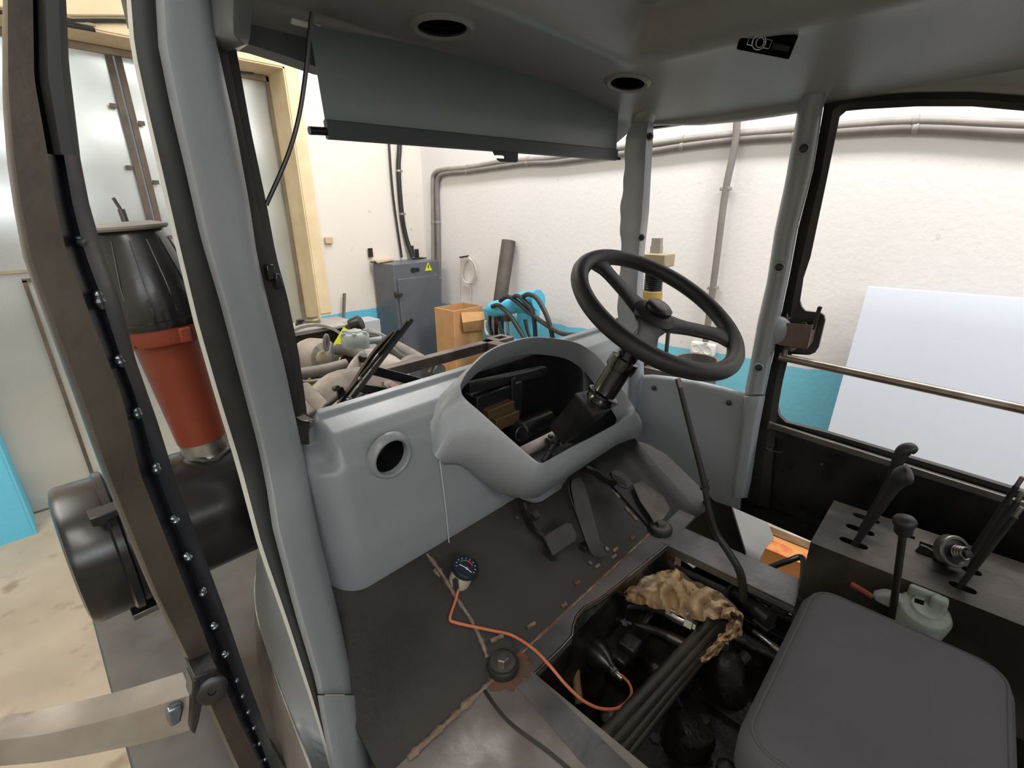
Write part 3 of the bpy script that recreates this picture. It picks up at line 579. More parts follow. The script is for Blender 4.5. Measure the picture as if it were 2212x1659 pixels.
mm = MB(); mm.poly([P(640, 902, .985), P(660, 896, 1.0), P(676, 906, 1.0), P(672, 912, .985), P(650, 908, .985)], (0, .012, 0)); mm.poly([P(668, 908, .985), P(679, 906, 1.0), P(680, 920, 1.0), P(669, 926, .985)], (0, .003, 0)); mm.build('post_bracket', BARESTEEL, LP, smooth=False)
mm = MB(); mm.tube([P(662, 899, 1.01), P(683, 887, 1.05)], .005, 8); mm.build('bracket_pin', DARKSTEEL, LP)
# ---------------------------------------------------------------- right front pillar
FR = thing('front_right_pillar', 'slim grey front right cab pillar behind the steering wheel', 'pillar', (1.62, .95, .5))
m = MB(); rows = []
AL = [(255, 1366), (268, 1364), (290, 1354), (457, 1342), (549, 1341), (660, 1336), (800, 1330), (960, 1326)]; AR = [(255, 1413), (270, 1412), (457, 1402), (549, 1392), (659, 1388), (800, 1391), (960, 1392)]
for i, py in enumerate(np.linspace(258, 950, 60)):
    l = interp(AL, py) + (1.3 * math.sin(py * .11) + 1.4 * math.sin(py * .037) if py > 285 else 0); r_ = interp(AR, py); e = V(.045, .03, 0)
    a = PP(l, py, 1.62, .95); s1 = PP(lerp(l, r_, .30), py, 1.615, .945); s2 = PP(lerp(l, r_, .38), py, 1.60, .93); s3 = PP(lerp(l, r_, .75), py, 1.59, .92); b = PP(r_, py, 1.62, .95)
    rows.append([a, s1, s2, s3, b, b + e, a + e])
m.loft(rows); m.build('pillar_trim', GREY, FR, angle=75)
def plug(parent, px, py, x, y, r):
    p = PP(px, py, x, y); d = (V(0, 0, CAMZ) - p); d.z *= .2; d.normalize()
    mm = MB(); mm.lathe([(r + .004, -.006), (r + .004, .002), (r, .004), (r, -.004)], p, d, 20, False); o_ = mm.build('plug_rim', GREY, parent)
    mm = MB(); mm.lathe([(r, -.008), (r, .001), (r * .6, .003), (0, .003)], p, d, 20); mm.build('screw_plug', RUBBER, o_)
plug(FR, 1403, 295, 1.585, .915, .009); plug(FR, 1385, 513, 1.585, .915, .009)
# ---------------------------------------------------------------- right middle pillar
BP = thing('door_pillar', 'grey pillar at the front edge of the right cab door with three round plugs', 'pillar', (1.6, .42, .05))
Bl = [(190, 1735), (229, 1727), (389, 1699), (500, 1675), (612, 1658), (703, 1637), (798, 1620), (853, 1609)]; Br = [(190, 1792), (220, 1780), (366, 1757), (494, 1723), (588, 1706), (663, 1690), (737, 1677), (795, 1663), (860, 1651)]
def bp_rows(ya, yb_, L, R, n, grow=0, x=1.62, y=.43):
    rows = []
    for py in np.linspace(ya, yb_, n):
        l, r_ = interp(L, py) - grow, interp(R, py) + grow; e = V(.06, .02, 0)
        a = PP(l, py, x + .01, y); b = PP(r_, py, x + .01, y); s1 = PP(lerp(l, r_, .22), py, x - .02, y); s2 = PP(lerp(l, r_, .7), py, x - .025, y); rows.append([a, s1, s2, b, b + e, a + e])
    return rows
m = MB(); m.loft(bp_rows(196, 852, Bl, Br, 40)); m.build('pillar_trim', GREY, BP, angle=75)
Ll = [(852, 1607), (941, 1596), (1042, 1582), (1078, 1580)]; Lr = [(852, 1652), (924, 1638), (1042, 1620), (1078, 1612)]
m = MB(); m.loft(bp_rows(856, 1076, Ll, Lr, 14, 2)); m.build('lower_pillar_trim', GREY, BP, angle=75, bevel=.003)
plug(BP, 1736, 321, 1.588, .43, .011); plug(BP, 1683, 577, 1.588, .43, .011); plug(BP, 1639, 794, 1.588, .43, .011)
m = MB(); p = PP(1679, 717, 1.60, .43); m.lathe([(.044, -.02), (.043, -.006), (.036, .001), (.024, .005), (.012, .007), (0, .0075)], p + V(.9, .4, 0).normalized() * .012, V(-.9, -.4, 0), 28); m.build('hinge_bulge', GREY, BP)
# ---------------------------------------------------------------- right door
DR_ = thing('cab_door', 'dark unpainted right cab door frame with bare cross bars and no glass', 'door', (1.7, -.1, 0))
XD = 1.675
outer = [(1612, 1085), (1625, 1000), (1640, 925), (1651, 860), (1664, 795), (1678, 737), (1691, 663), (1707, 588), (1724, 494), (1757, 366), (1781, 222), (1800, 210), (1850, 201), (1980, 196), (2100, 195), (2260, 206)]
inner = [(1662, 1098), (1668, 1010), (1676, 930), (1681, 880), (1691, 823), (1700, 786), (1727, 660), (1736, 600), (1751, 555), (1786, 389), (1814, 252), (1828, 240), (1868, 236), (1980, 230), (2100, 230), (2260, 244)]
rows = [[U(*a, x=XD), U(lerp(a[0], b[0], .55), lerp(a[1], b[1], .55), x=XD - .012), U(*b, x=XD)] for a, b in zip(outer, inner)]
t0_, t1_ = rows[-1][0].z, rows[-1][2].z
rows += [[V(XD, y_, t0_ - k_), V(XD - .012, y_ - j_ * .4, (t0_ + t1_) / 2 - k_), V(XD, y_ + j_, t1_ - k_)] for y_, k_, j_ in ((-.5, .005, 0), (-.85, .02, .03), (-.93, .10, .06), (-.95, .5, .06), (-.95, 1.0, .06), (-.95, 1.28, .06))]
m = MB(); m.sheet(rows, .03); m.build('door_frame', DARKSTEEL, DR_, angle=30)
# plate that carries the latch
m = MB(); pl = [(1700, 640), (1727, 650), (1731, 663), (1739, 672), (1772, 676), (1780, 682), (1782, 692), (1768, 750), (1760, 762), (1748, 767), (1712, 765), (1695, 772), (1670, 775), (1680, 700)]
m.poly([U(a, b, x=XD - .002) for a, b in pl], (.012, 0, 0)); m.build('latch_plate', DARKSTEEL, DR_, smooth=False)
# bottom corner of the window opening and lower panel
m = MB(); cr = [(1676, 872), (1679, 884), (1683, 898), (1697, 912), (1739, 923), (1783, 934), (1933, 979), (2071, 1020), (2260, 1078), (2260, 1120), (2071, 1062), (1933, 1020), (1783, 972), (1660, 940)]
P_ = [U(a, b, x=XD) for a, b in cr]; P_ = P_[:9] + [V(XD, -.9, P_[8].z), V(XD, -.9, P_[9].z)] + P_[9:]; m.poly(P_, (.02, 0, 0)); m.build('bottom_rail', BLACK, DR_, smooth=False)
m = MB(); a = U(1640, 925, x=XD + .02); b = U(1612, 1085, x=XD + .02); m.b2((XD + .02, -1.1, b.z - .02), (XD + .03, a.y + .03, a.z + .02)); m.build('lower_panel', BLACK, DR_, smooth=False)
m = MB(); a = U(1664, 918, x=XD - .02); b = U(2230, 1096, x=XD - .02); b = lerp(a, b, 2.1); m.bar(a, b, .016, .020, (0, 0, 1)); m.bar(lerp(a, b, -.005), lerp(a, b, .003), .022, .024, (0, 0, 1)); m.build('lower_bar', BARESTEEL, DR_, bevel=.002)
a = U(1684, 770, x=XD - .035); b = U(2240, 890, x=XD - .035); b = lerp(a, b, 1.9); m = MB(); m.tube([a, b], .0125, 14); m.build('cross_bar', mat('bare_tube', S(150, 142, 132), .35, .75, c2=S(118, 108, 98), scale=14), DR_)
m = MB(); a = U(1612, 1085, x=XD); b = U(1772, 1152, x=XD); d = (b - a); m.bar(a + V(-.01, .03, -.005), a + d * 4 + V(-.01, 0, -.005), .05, .03, (0, 0, 1)); m.build('door_sill', BLACK, DR_, smooth=False)
# latch: folded box with lever
LX = XD - .03
def L_(px, py, d=0): return U(px, py, x=LX + d)
m = MB(); f = [L_(1692, 697, -.02), L_(1753, 702, -.02), L_(1742, 754, -.02), L_(1682, 745, -.02)]; m.poly(f, (.002, 0, 0)); m.poly([f[1], f[1] + V(.045, -.004, .004), f[2] + V(.045, -.004, .02), f[2]], (0, -.002, 0)); m.poly([f[0], f[0] + V(.045, 0, 0), f[3] + V(.045, 0, 0), f[3]], (0, .002, 0))
lb = m.build('latch_box', mat('latch_steel', S(92, 72, 66), .5, .4, c2=S(112, 98, 92), scale=16), DR_, smooth=False)
m = MB(); m.bar(L_(1755, 712, -.006), L_(1771, 664, -.006), .012, .004, (1, 0, 0)); m.tube([L_(1770, 668, -.006), L_(1773, 662, -.006)], .006, 8); m.build('latch_lever', DARKSTEEL, lb, bevel=.002)
m = MB(); m.tube([L_(1700, 693), L_(1701, 678)], .003, 8); m.lathe([(.008, 0), (.008, .01)], L_(1690, 690), (1, 0, 0), 10); m.tube([L_(1702, 692), L_(1707, 686)], .003, 8); m.ring([L_(1737 + 5 * math.cos(t), 701 - 5 * math.sin(t)) for t in np.linspace(0, 6.28, 14)[:-1]], .0015, 6); m.build('latch_spring', BARESTEEL, lb)
m = MB(); m.poly([L_(1695, 750), L_(1722, 752), L_(1712, 759), L_(1704, 758)], (.003, 0, 0)); m.lathe([(.008, 0), (.008, .02)], L_(1697, 755, -.02), (0, 0, -1), 10); m.build('latch_tongue', BARESTEEL, lb, smooth=False)
m = MB(); m.b2(L_(1675, 690, -.01), L_(1684, 730, .01)); m.build('latch_hinge', DARKSTEEL, lb, bevel=.002)
m = MB(); m.tube([U(1650, 965, x=XD - .005), U(1655, 968, x=XD - .02), U(1668, 972, x=XD - .02)], .003, 8); m.bar(U(1660, 972, x=XD - .012), U(1690, 976, x=XD - .012), .012, .004, (0, 0, 1)); m.build('catch_hook', BARESTEEL, DR_)
m = MB(); m.lathe([(.006, 0), (.005, .004), (0, .005)], U(1775, 1003, x=XD + .02), (-1, 0, 0), 10); m.build('rivet', BARESTEEL, DR_)
# ---------------------------------------------------------------- swung out left door, in front of the picture's left edge
LD = thing('cab_door', 'dark welded left cab door frame standing open nearest the camera', 'door', U(560, 1655, y=.62))
Lo = [(-60, 10), (0, 7), (203, 8), (339, 18), (450, 34), (559, 54), (720, 112), (873, 169), (1020, 222), (1111, 258), (1278, 326), (1397, 385), (1465, 421), (1659, 508), (1780, 562)]
Rd = [(-60, 70), (0, 71), (170, 74), (339, 104), (450, 122), (542, 143), (703, 203), (856, 264), (1020, 302), (1190, 369), (1338, 429), (1449, 470), (1556, 516), (1659, 564), (1780, 616)]
Ro = [(-60, 140), (0, 142), (136, 148), (339, 173), (441, 193), (556, 226), (642, 258), (771, 291), (907, 339), (1056, 386), (1167, 429), (1318, 485), (1457, 532), (1635, 596), (1780, 645)]
rows = []; rows2 = []
DRUST = mat('bare_brown_door_steel', S(66, 60, 55), .42, .45, c2=S(82, 74, 66), scale=8, bump=.05, bscale=80, rvar=.08)
for py in np.linspace(-60, 1780, 60):
    l, c_, r_ = interp(Lo, py), interp(Rd, py), interp(Ro, py)
    a = U(l, py, y=.63); b = U(c_, py, y=.62); rows.append([a, U(l + 6, py, y=.622), U(lerp(l, c_, .15), py, y=.618), b, b + V(0, .05, 0), a + V(0, .05, 0)])
    a = U(c_ - 1, py, y=.625); b = U(r_, py, y=.66); rows2.append([a, U(lerp(c_, r_, .35), py, y=.645), U(lerp(c_, r_, .5), py, y=.64), b, b + V(0, .02, 0), a + V(0, .04, 0)])
m = MB(); m.loft(rows); m.build('door_tube', DRUST, LD, angle=45)
m = MB(); m.loft(rows2); m.build('door_flange', mat('blue_black_steel', S(46, 47, 52), .35, .5, c2=S(36, 38, 46), scale=7, rvar=.1), LD, angle=45)
random.seed(3)
WELD = mat('weld_metal', S(128, 136, 142), .3, .9)
for px, py, h in ((177, 522, 12), (215, 648, 20), (259, 780, 13), (296, 893, 12), (337, 1012, 11), (378, 1123, 9), (406, 1203, 9), (437, 1280, 8), (462, 1352, 7), (486, 1413, 6)):
    m = MB(); p = U(px, py, y=.636); q2 = U(px + h * .35, py + h, y=.636); q1 = U(px - h * .3, py - h, y=.636)
    m.tube(smooth_path([q1, lerp(q1, p, .6) + V(random.uniform(-.002, .002), 0, 0), p, q2], 4), [.0015, .003, .0035, .004, .003, .0042, .0046, .0036, .004, .005, .004, .003, .0015][:13], 8); m.build('weld_spot', WELD, LD)
for i in range(6):
    py = 1470 + i * 34; px = interp(Ro, py) - 26; m = MB(); p = U(px, py, y=.642); m.lathe([(.003, -.002), (.0035, .001), (.002, .003), (0, .0035)], p, V(-.3, -1, .1), 8); m.build('weld_spot', WELD, LD)
rows = []
for py in np.linspace(-60, 334, 16):
    l, r_ = interp([(-60, 78), (0, 80), (170, 84), (334, 116)], py), interp([(-60, 140), (0, 143), (136, 149), (334, 173)], py)
    rows.append([U(l, py, y=.625), U(lerp(l, r_, .3), py, y=.605), U(lerp(l, r_, .75), py, y=.605), U(r_, py, y=.63), U(r_, py, y=.65), U(l, py, y=.65)])
m = MB(); m.loft(rows); m.build('rubber_seal', RUBBER, LD, angle=70)
BARM = mat('brushed_grab_bar', S(176, 174, 172), .36, .6, c2=S(150, 142, 136), scale=9, c3=S(120, 98, 86), s3=14, lo3=.6, hi3=.75, rvar=.1)
cen = [(-700, 1660), (-400, 1660), (-80, 1634), (0, 1622), (90, 1612), (190, 1592), (290, 1568), (370, 1545), (418, 1530)]; hw = [24, 26, 30, 32, 34, 37, 40, 42, 42]; dy = [.86, .79, .72, .70, .675, .65, .635, .62, .61]; rows = []
for (px, py), h, y_ in zip(cen, hw, dy):
    a = U(px - h * .2, py - h, y=y_ + .012); t_ = U(px - h * .05, py - h * .72, y=y_); b = U(px + h * .05, py + h * .72, y=y_); e = U(px + h * .2, py + h, y=y_ + .012); rows.append([a, t_, b, e, e + V(0, .035, .0), a + V(0, .035, 0)])
rr = list(zip(*[smooth_path([r_[k] for r_ in rows], 4) for k in range(6)])); m = MB(); m.loft([list(r_) for r_ in rr]); m.build('grab_bar', BARM, LD, angle=50)
m = MB(); w_ = US([(360, 1538), (392, 1522), (398, 1530), (392, 1560), (370, 1574), (362, 1560)], y=.606); m.poly(w_, (0, .01, 0)); m.build('bar_weld', WELD, LD, bevel=.003)
m = MB(); m.poly(US([(416, 1472), (430, 1462), (438, 1520), (430, 1560), (422, 1588), (412, 1580), (414, 1530)], y=.60), (0, .03, 0)); m.poly([U(418, 1468, y=.60), U(468, 1447, y=.60), U(486, 1508, y=.606), U(440, 1524, y=.606)], (0, .004, 0)); m.poly([U(418, 1464, y=.585), U(470, 1443, y=.585), U(472, 1450, y=.585), U(420, 1472, y=.585)], (0, .05, 0)); m.build('bar_bracket', DARKSTEEL, LD, bevel=.002)
m = MB(); p = U(458, 1489, y=.60); m.lathe([(.018, .0), (.018, .004), (.014, .006), (.005, .006), (.004, .004), (0, .004)], p, V(-.2, -1, .3), 20); m.build('bar_bolt', BLACK, LD)
# ---------------------------------------------------------------- dashboard
DB = thing('dashboard', 'grey moulded dashboard with an empty instrument binnacle and a round vent hole', 'dashboard', (.95, .95, .2))
def prof(u):   # profile of the panel (Y, z), u 0 at the top lip .. 1 at the foot
    pts = [(1.045, .622), (1.03, .616), (1.022, .604), (1.00, .597), (.965, .585), (.935, .56), (.915, .52), (.905, .46), (.90, .38), (.895, .30), (.90, .21), (.91, .16)]
    k = u * (len(pts) - 1); i = min(int(k), len(pts) - 2); t = k - i
    return lerp(pts[i][0], pts[i + 1][0], t), lerp(pts[i][1], pts[i + 1][1], t)
xs = list(np.linspace(.335, .43, 14)) + list(np.linspace(.45, 1.62, 50))
rows = []
for i in range(45):
    y, z = prof(i / 44); rr = []
    for x in xs:
        w_ = max(0., (.425 - x) / .09); dy_ = .10 * (1 - math.sqrt(max(0., 1 - min(1, w_) ** 2)))
        dz_ = -.0 - .045 * ss((.415 - x) / .03) * ss((z - .50) / .08)
        rr.append(V(x, y + dy_ * (1 if z < .6 else .6), z + dz_))
    rows.append(rr)
m = MB(); m.sheet(rows, -.004); DP = m.build('dash_panel', GREY, DB, angle=60)
pv = U(845, 987, y=.906)
rp = U(1356, 846, y=.92)
cut(DP, MB().lathe([(.047, -.1), (.047, .1)], pv, (0, 1, 0), 40))
m = MB(); m.lathe([(.0435, .012), (.0435, -.006), (.046, -.010), (.051, -.009), (.056, -.002), (.061, .005), (.061, .010)], pv, (0, 1, 0.06), 48, False); m.build('vent_ring', GREY, DB, angle=70)
m = MB(); m.lathe([(.0445, .0), (.0445, .09), (0, .09)], pv + V(0, .004, 0), (0, 1, 0), 28, False); m.build('vent_duct', BLACK, DB)
# seam between the left panel and the middle
m = MB(); m.tube([U(950, 995, y=.896), U(957, 1050, y=.893), U(963, 1100, y=.892), U(970, 1172, y=.896)], .0018, 6); m.build('panel_seam', mat('seam_pale', S(176, 178, 182), .5), DB)
m = MB(); m.lathe([(.005, 0), (.004, .004), (0, .005)], U(936, 849, y=1.0), (0, -.4, 1), 10); m.build('panel_screw', CHROME, DB)
# instrument binnacle: rim in a sloping plane, moulded flanks below
ON = V(0, -.62, .785).normalized(); OP = V(.84, .7, .445)
def O(px, py, h=0): return UP(px, py, OP + ON * h, ON)
rim = [(996, 827), (995, 836), (1002, 858), (1040, 892), (1108, 953), (1156, 994), (1172, 1000), (1187, 994), (1260, 954), (1354, 903), (1368, 888), (1366, 874), (1334, 827), (1303, 784), (1278, 759), (1244, 740), (1187, 730), (1142, 730), (1086, 745), (1047, 766), (1012, 800)]
base = [((944, 862), .985), ((936, 900), .93), ((934, 940), .905), ((943, 990), .895), ((1003, 1002), .875), ((1100, 1066), .80), ((1147, 1077), .765), ((1180, 1064), .745), ((1236, 1024), .745), ((1330, 962), .765), ((1388, 926), .82)]
rim3 = smooth_path([O(a, b) for a, b in rim], 4, True); N_ = len(rim3)
lipo = []
cen3 = sum(rim3, Vector()) / N_
for p in rim3: d = (p - cen3); d = d - ON * d.dot(ON); lipo.append(p + d.normalized() * .006 - ON * .004)
bpts = [U(a[0], a[1], y=b) for a, b in base]
for i in range(11, 21):
    p = O(*rim[i]); bpts.append(V(p.x + (.05 if i < 13 else 0), min(1.03, p.y + .06) if i > 12 else .9, min(.595, p.z - .03) if i > 12 else .5))
base3 = smooth_path(bpts, 4, True)
mid3 = []
for i in range(N_):
    t = i / 4
    k_ = .45; p = lerp(lipo[i], base3[i], k_); bl = .014 * (1 if t < 11 else .3); d = (p - cen3); p = p + V(d.x, d.y, 0).normalized() * bl; mid3.append(p)
foot3 = []
for i in range(N_):
    p = base3[i].copy(); t = i / 4
    if 3.2 < t < 10.5: p = V(lerp(p.x, cen3.x, .04), min(p.y + .05, .9), p.z - .022)
    foot3.append(p)
foot4 = [V(p.x, max(p.y, .93), p.z) for p in foot3]
ins1 = [p - (p - cen3).normalized() * .004 - ON * .006 for p in rim3]
ins2 = [lerp(p, cen3, .06) + V(0, .0, 0) - ON * .07 for p in rim3]
m = MB(); rows = [ins2, ins1, rim3, lipo, mid3, base3, foot3, foot4]; m.loft(rows, True, False); bn = m.build('instrument_binnacle', GREY, DB, angle=70)
pz = MB(); pz.loft([[lerp(p, cen3, .05) - ON * .03 for p in ins1], [lerp(p, cen3, .12) + V(0, .34, -.16) for p in ins1]]); cut(DP, pz)
# lower shroud round the steering column
m = MB(); m.poly([U(a, b, y=.86) for a, b in ((1112, 1060), (1130, 1080), (1152, 1088), (1190, 1086), (1208, 1066), (1236, 1018), (1300, 960), (1200, 960))], (0, .06, 0)); m.build('column_shroud', GREY, DB, bevel=.008, seg=3)
# right side vent
m = MB(); q = [U(a, b, y=.905) for a, b in ((1346, 838), (1362, 829), (1362, 866), (1358, 868))]; m.poly(q, (0, .01, 0)); m.build('side_vent', BLACK, DB, smooth=False)
m = MB(); m.ring(smooth_path([U(a, b, y=.903) for a, b in ((1343, 838), (1364, 826), (1366, 868), (1358, 872))], 2, True), .002, 6); m.build('side_vent_rim', GREY, DB)
# cowl seen right of the binnacle
m = MB(); rows = []
for t in np.linspace(0, 1, 6):
    rows.append([U(lerp(1262, 1350, t), lerp(748, 730, t), y=1.03), U(lerp(1290, 1370, t), lerp(770, 745, t), y=1.0), U(lerp(1320, 1388, t), lerp(800, 790, t), y=.95), U(lerp(1345, 1391, t), lerp(840, 850, t), y=.92), U(lerp(1372, 1392, t), lerp(890, 925, t), y=.90)])
m.sheet(rows, -.004); m.build('cowl', GREY, DB, angle=70)
# inside the binnacle: firewall and the bits of the wiring bay
FWL = thing('bulkhead', 'black steel bulkhead behind the empty instrument binnacle', 'bulkhead', (1.0, 1.08, .1))
m = MB(); m.b2((.36, 1.06, .12), (1.62, 1.075, .60)); m.build('bulkhead_sheet', BLACK, FWL, smooth=False)
def Q(px, py, y): return U(px, py, y=y)
m = MB(); a = Q(1010, 848, 1.0); b = Q(1110, 812, 1.0); m.bar(Q(1008, 838, 1.0), Q(1175, 800, 1.0), .03, .03); m.bar(Q(1103, 815, .99), Q(1104, 920, .99), .03, .02); m.build('bulkhead_brace', BLACK, FWL, bevel=.003)
m = MB(); m.b2(Q(1030, 858, .98), Q(1100, 838, 1.04) - V(0, 0, .09)); tag(m.build('control_unit', BLACK, bevel=.004), 'black box inside the instrument binnacle on the left', 'control unit')
OCH = mat('ochre_primer', S(84, 64, 38), .5, c2=S(66, 50, 30), scale=8)
m = MB(); m.bar(Q(1048, 895, .97), Q(1104, 872, .97), .03, .03); m.bar(Q(1060, 915, .96), Q(1110, 895, .96), .05, .04); tag(m.build('mounting_bracket', OCH, bevel=.003), 'ochre painted bracket down inside the instrument binnacle', 'bracket')
m = MB(); a = Q(1118, 934, .92); b = Q(1180, 905, .97); m.lathe([(.03, 0), (.036, .004), (.036, (b - a).length), (.03, (b - a).length + .004)], a, (b - a).normalized(), 24); mo = m.build('wiper_motor', DUSTBLACK); tag(mo, 'black cylindrical motor lying inside the instrument binnacle', 'motor')
m = MB(); m.ring([a + V(.0, -.008, 0) + V(.022 * math.cos(t), -.004, .022 * math.sin(t)) for t in np.linspace(0, 6.28, 20)[:-1]], .002, 6); m.build('motor_end_ring', BARESTEEL, mo)
m = MB(); a = Q(1126, 978, .86); b = Q(1222, 930, .86); m.bar(a, b, .035, .004, (0, -.6, .8)); st = m.build('mounting_strip', BARESTEEL, smooth=False); tag(st, 'bare steel strip crossing the lower binnacle', 'bracket')
m = MB(); m.lathe([(.009, 0), (.009, .008), (0, .009)], Q(1188, 944, .855), (0, -.6, .8), 6); m.build('bolt_head', BARESTEEL, st, smooth=False)
vv = thing('brake_valve', 'spring loaded plunger valve in the corner of the binnacle', 'valve', Q(1192, 985, .82))
a = Q(1186, 980, .80); b = Q(1208, 945, .80); d = (b - a).normalized()
m = MB(); m.lathe([(.012, -.03), (.012, .0), (.006, .0), (.006, .035), (.013, .035), (.013, .042), (.008, .043), (.008, .056), (.005, .058), (0, .058)], a, d, 18); m.build('plunger', DARKSTEEL, vv)
m = MB(); pts = [a + d * (.036 * i / 70) + (d.orthogonal().normalized() * math.cos(i * .55) + d.cross(d.orthogonal()).normalized() * math.sin(i * .55)) * .009 for i in range(71)]; m.tube(pts, .0016, 6); m.build('spring', BARESTEEL, vv)
# ---------------------------------------------------------------- steering
SW = thing('steering_wheel', 'black three spoke steering wheel on the tilted column', 'steering wheel', (1.1814, .5927, .8060))
wc = V(1.1814, .5927, .8060); wn = V(-.0368, -.5273, .8489).normalized(); RM, RT = .2325, .0240
wa = V(1, 0, 0); wa = (wa - wn * wa.dot(wn)).normalized(); wb = wn.cross(wa)
m = MB(); rows = []
nr = 72
for i in range(nr + 1):
    t = 2 * math.pi * i / nr; e = wa * math.cos(t) + wb * math.sin(t)
    rows.append([wc + e * (RM + RT * math.cos(q) * .96) + wn * (RT * .92 * math.sin(q)) for q in [2 * math.pi * k / 14 for k in range(14)]])
m.loft(rows, True, False); m.build('rim', PLASTIC, SW)
def wpix(px, py): return UP(px, py, wc, wn)
HUBP = UP(1405, 705, wc - wn * .035, wn)
hub = wc - wn * .035
def wang(px, py): p = wpix(px, py) - wc; return math.atan2(p.dot(wb), p.dot(wa))
spk = [wang(1300, 575), wang(1575, 735), wang(1330, 765)]
angs = [spk[0], spk[1], 0]
# spokes: towards upper left, towards right, and the short wide one to the lower left
sp_ends = [(1300, 572), (1572, 728), (1385, 770)]
for k, (ex_, ey_) in enumerate(sp_ends):
    t = wang(ex_, ey_); e = wa * math.cos(t) + wb * math.sin(t); f = wn.cross(e); rows = []
    n_ = 10
    for i in range(n_ + 1):
        s_ = i / n_; r_ = lerp(.02, RM - .006, s_); h_ = lerp(-.030, -.004, ss(s_)); wd = .031 + (.022 * ss((s_ - .74) / .26)) + .018 * ss((.42 - s_) / .42); th = .011
        c_ = wc + e * r_ + wn * h_
        rows.append([c_ + f * wd * math.cos(q) + wn * th * math.sin(q) for q in [2 * math.pi * j / 12 for j in range(12)]])
    m = MB(); m.loft(rows); m.build('spoke', PLASTIC, SW, angle=80)
m = MB(); m.lathe([(.030, -.055), (.046, -.045), (.060, -.032), (.060, -.018), (.046, -.008), (.041, -.004)], wc, wn, 32); hb = m.build('hub', PLASTIC, SW)
m = MB(); m.lathe([(.030, -.008), (.034, -.003), (.037, .004), (.036, .012), (.030, .016), (.02, .0175), (0, .018)], wc - wn * .004, wn, 32); m.build('hub_cap', mat('hub_cap_plastic', S(24, 24, 24), .35), hb)
SCN = thing('steering_column', 'glossy black steering column tube rising from a square bracket', 'steering column', U(1280, 890, y=.76))
GLOSS = mat('glossy_black_enamel', S(13, 13, 14), .2, coat=0)
foot = UP(1292, 868, (0, .74, .5), wn); ax = (hub - foot); L0 = ax.length; ax.normalize()
m = MB(); m.lathe([(.041, 0), (.041, .012), (.035, .02), (.035, L0 * .40), (.041, L0 * .41), (.043, L0 * .47), (.041, L0 * .53), (.030, L0 * .54), (.030, L0 * .66), (.033, L0 * .68), (.033, L0 * .76), (.024, L0 * .78), (.022, L0 * 1.0)], foot, ax, 28); m.build('column_tube', GLOSS, SCN)
m = MB(); m.lathe([(.038, .018), (.046, .022), (.046, .03), (.038, .034)], foot, ax, 28); m.build('column_collar', GLOSS, SCN)
for k in range(4): m = MB(); a = foot + ax * (L0 * (.58 + .06 * k)); u_ = ax.orthogonal().normalized(); u_ = Matrix.Rotation(1.2 * k + 2.2, 3, ax) @ u_; m.box(a + u_ * .031, (.012, .012, .02)); m.build('lock_tab', GLOSS, SCN, bevel=.002)
# square bracket: top plate edge px (1246,847)-(1335,872), front corner (1285,893)
bt = [UP(a, b, foot, ax) for a, b in ((1243, 849), (1284, 894), (1336, 871), (1300, 838))]
m = MB(); m.poly(bt, -ax * .006); m.build('bracket_plate', DARKSTEEL, SCN, smooth=False)
m = MB(); c_ = sum(bt, Vector()) / 4; inn = [lerp(c_, p, .92) for p in bt]; m.loft([[p - ax * .006 for p in inn], [lerp(c_, p, .85) - ax * .13 + V(0, .03, 0) for p in bt]]); m.build('bracket_box', BLACK, SCN, smooth=False)
# ---------------------------------------------------------------- right kick panel
KP = thing('kick_panel', 'grey side panel below the right side window with two black screws', 'side panel', (1.63, .7, .1))
kx = 1.615
rows = []
kt = [(1389, 810), (1410, 809), (1450, 813), (1500, 820), (1560, 834), (1612, 850)]; kb = [(1370, 938), (1400, 945), (1440, 966), (1490, 1010), (1545, 1060), (1600, 1078)]
for a, b in zip(kt, kb):
    rr = []
    for k, t in enumerate((0, .0, .04, .10, .4, .7, 1, 1.10)):
        px, py = lerp(a[0], b[0], t), lerp(a[1], b[1], t); xx = kx + (.06 if k == 0 else (.012 if t < .03 else 0)); rr.append(U(px, py, x=xx))
    rows.append(rr)
m = MB(); m.sheet([list(r_) for r_ in rows], .004); m.build('panel', GREY, KP, angle=60)
for px, py in ((1413, 838), (1575, 870)):
    m = MB(); m.lathe([(.009, -.002), (.0095, .003), (.006, .007), (0, .008)], U(px, py, x=kx - .002), (-1, 0, 0), 16); m.build('panel_screw', RUBBER, KP)
# ---------------------------------------------------------------- floor of the cab
CF = thing('cab_floor', 'worn dark steel cab floor and sloping toe board round an open hatch', 'floor panel', (.9, .4, -.08))
oFL = U(1155, 1455, z=0); oFR = U(1441, 1178, z=0); XL_, XR_ = oFL.x, oFR.x
m = MB(); m.poly([ramp(.262, -.005), ramp(1.45, -.005), ramp(1.45, .30), ramp(1.45, .60), ramp(.37, .60)] + [T(lerp(interp(GL, py), interp(GR, py), .8), py) for py in (1270, 1330, 1400, 1470, 1560)], TN * -.006); m.build('toe_board', TOESTEEL, CF, smooth=False)
SIDEM = mat('toe_side_steel', S(32, 31, 30), .5, .2, c2=S(46, 44, 42), scale=4, rvar=.1, bump=.1, bscale=50)
m = MB(); m.poly([T(a_, b_, .010) for a_, b_ in ((1262, 985), (1330, 930), (1384, 925), (1410, 936), (1446, 962), (1490, 1000), (1528, 1036), (1556, 1072), (1552, 1084), (1512, 1112), (1474, 1142), (1440, 1142), (1404, 1138), (1352, 1080), (1290, 1012))], TN * -.008); m.build('toe_board_side', SIDEM, CF, smooth=False)
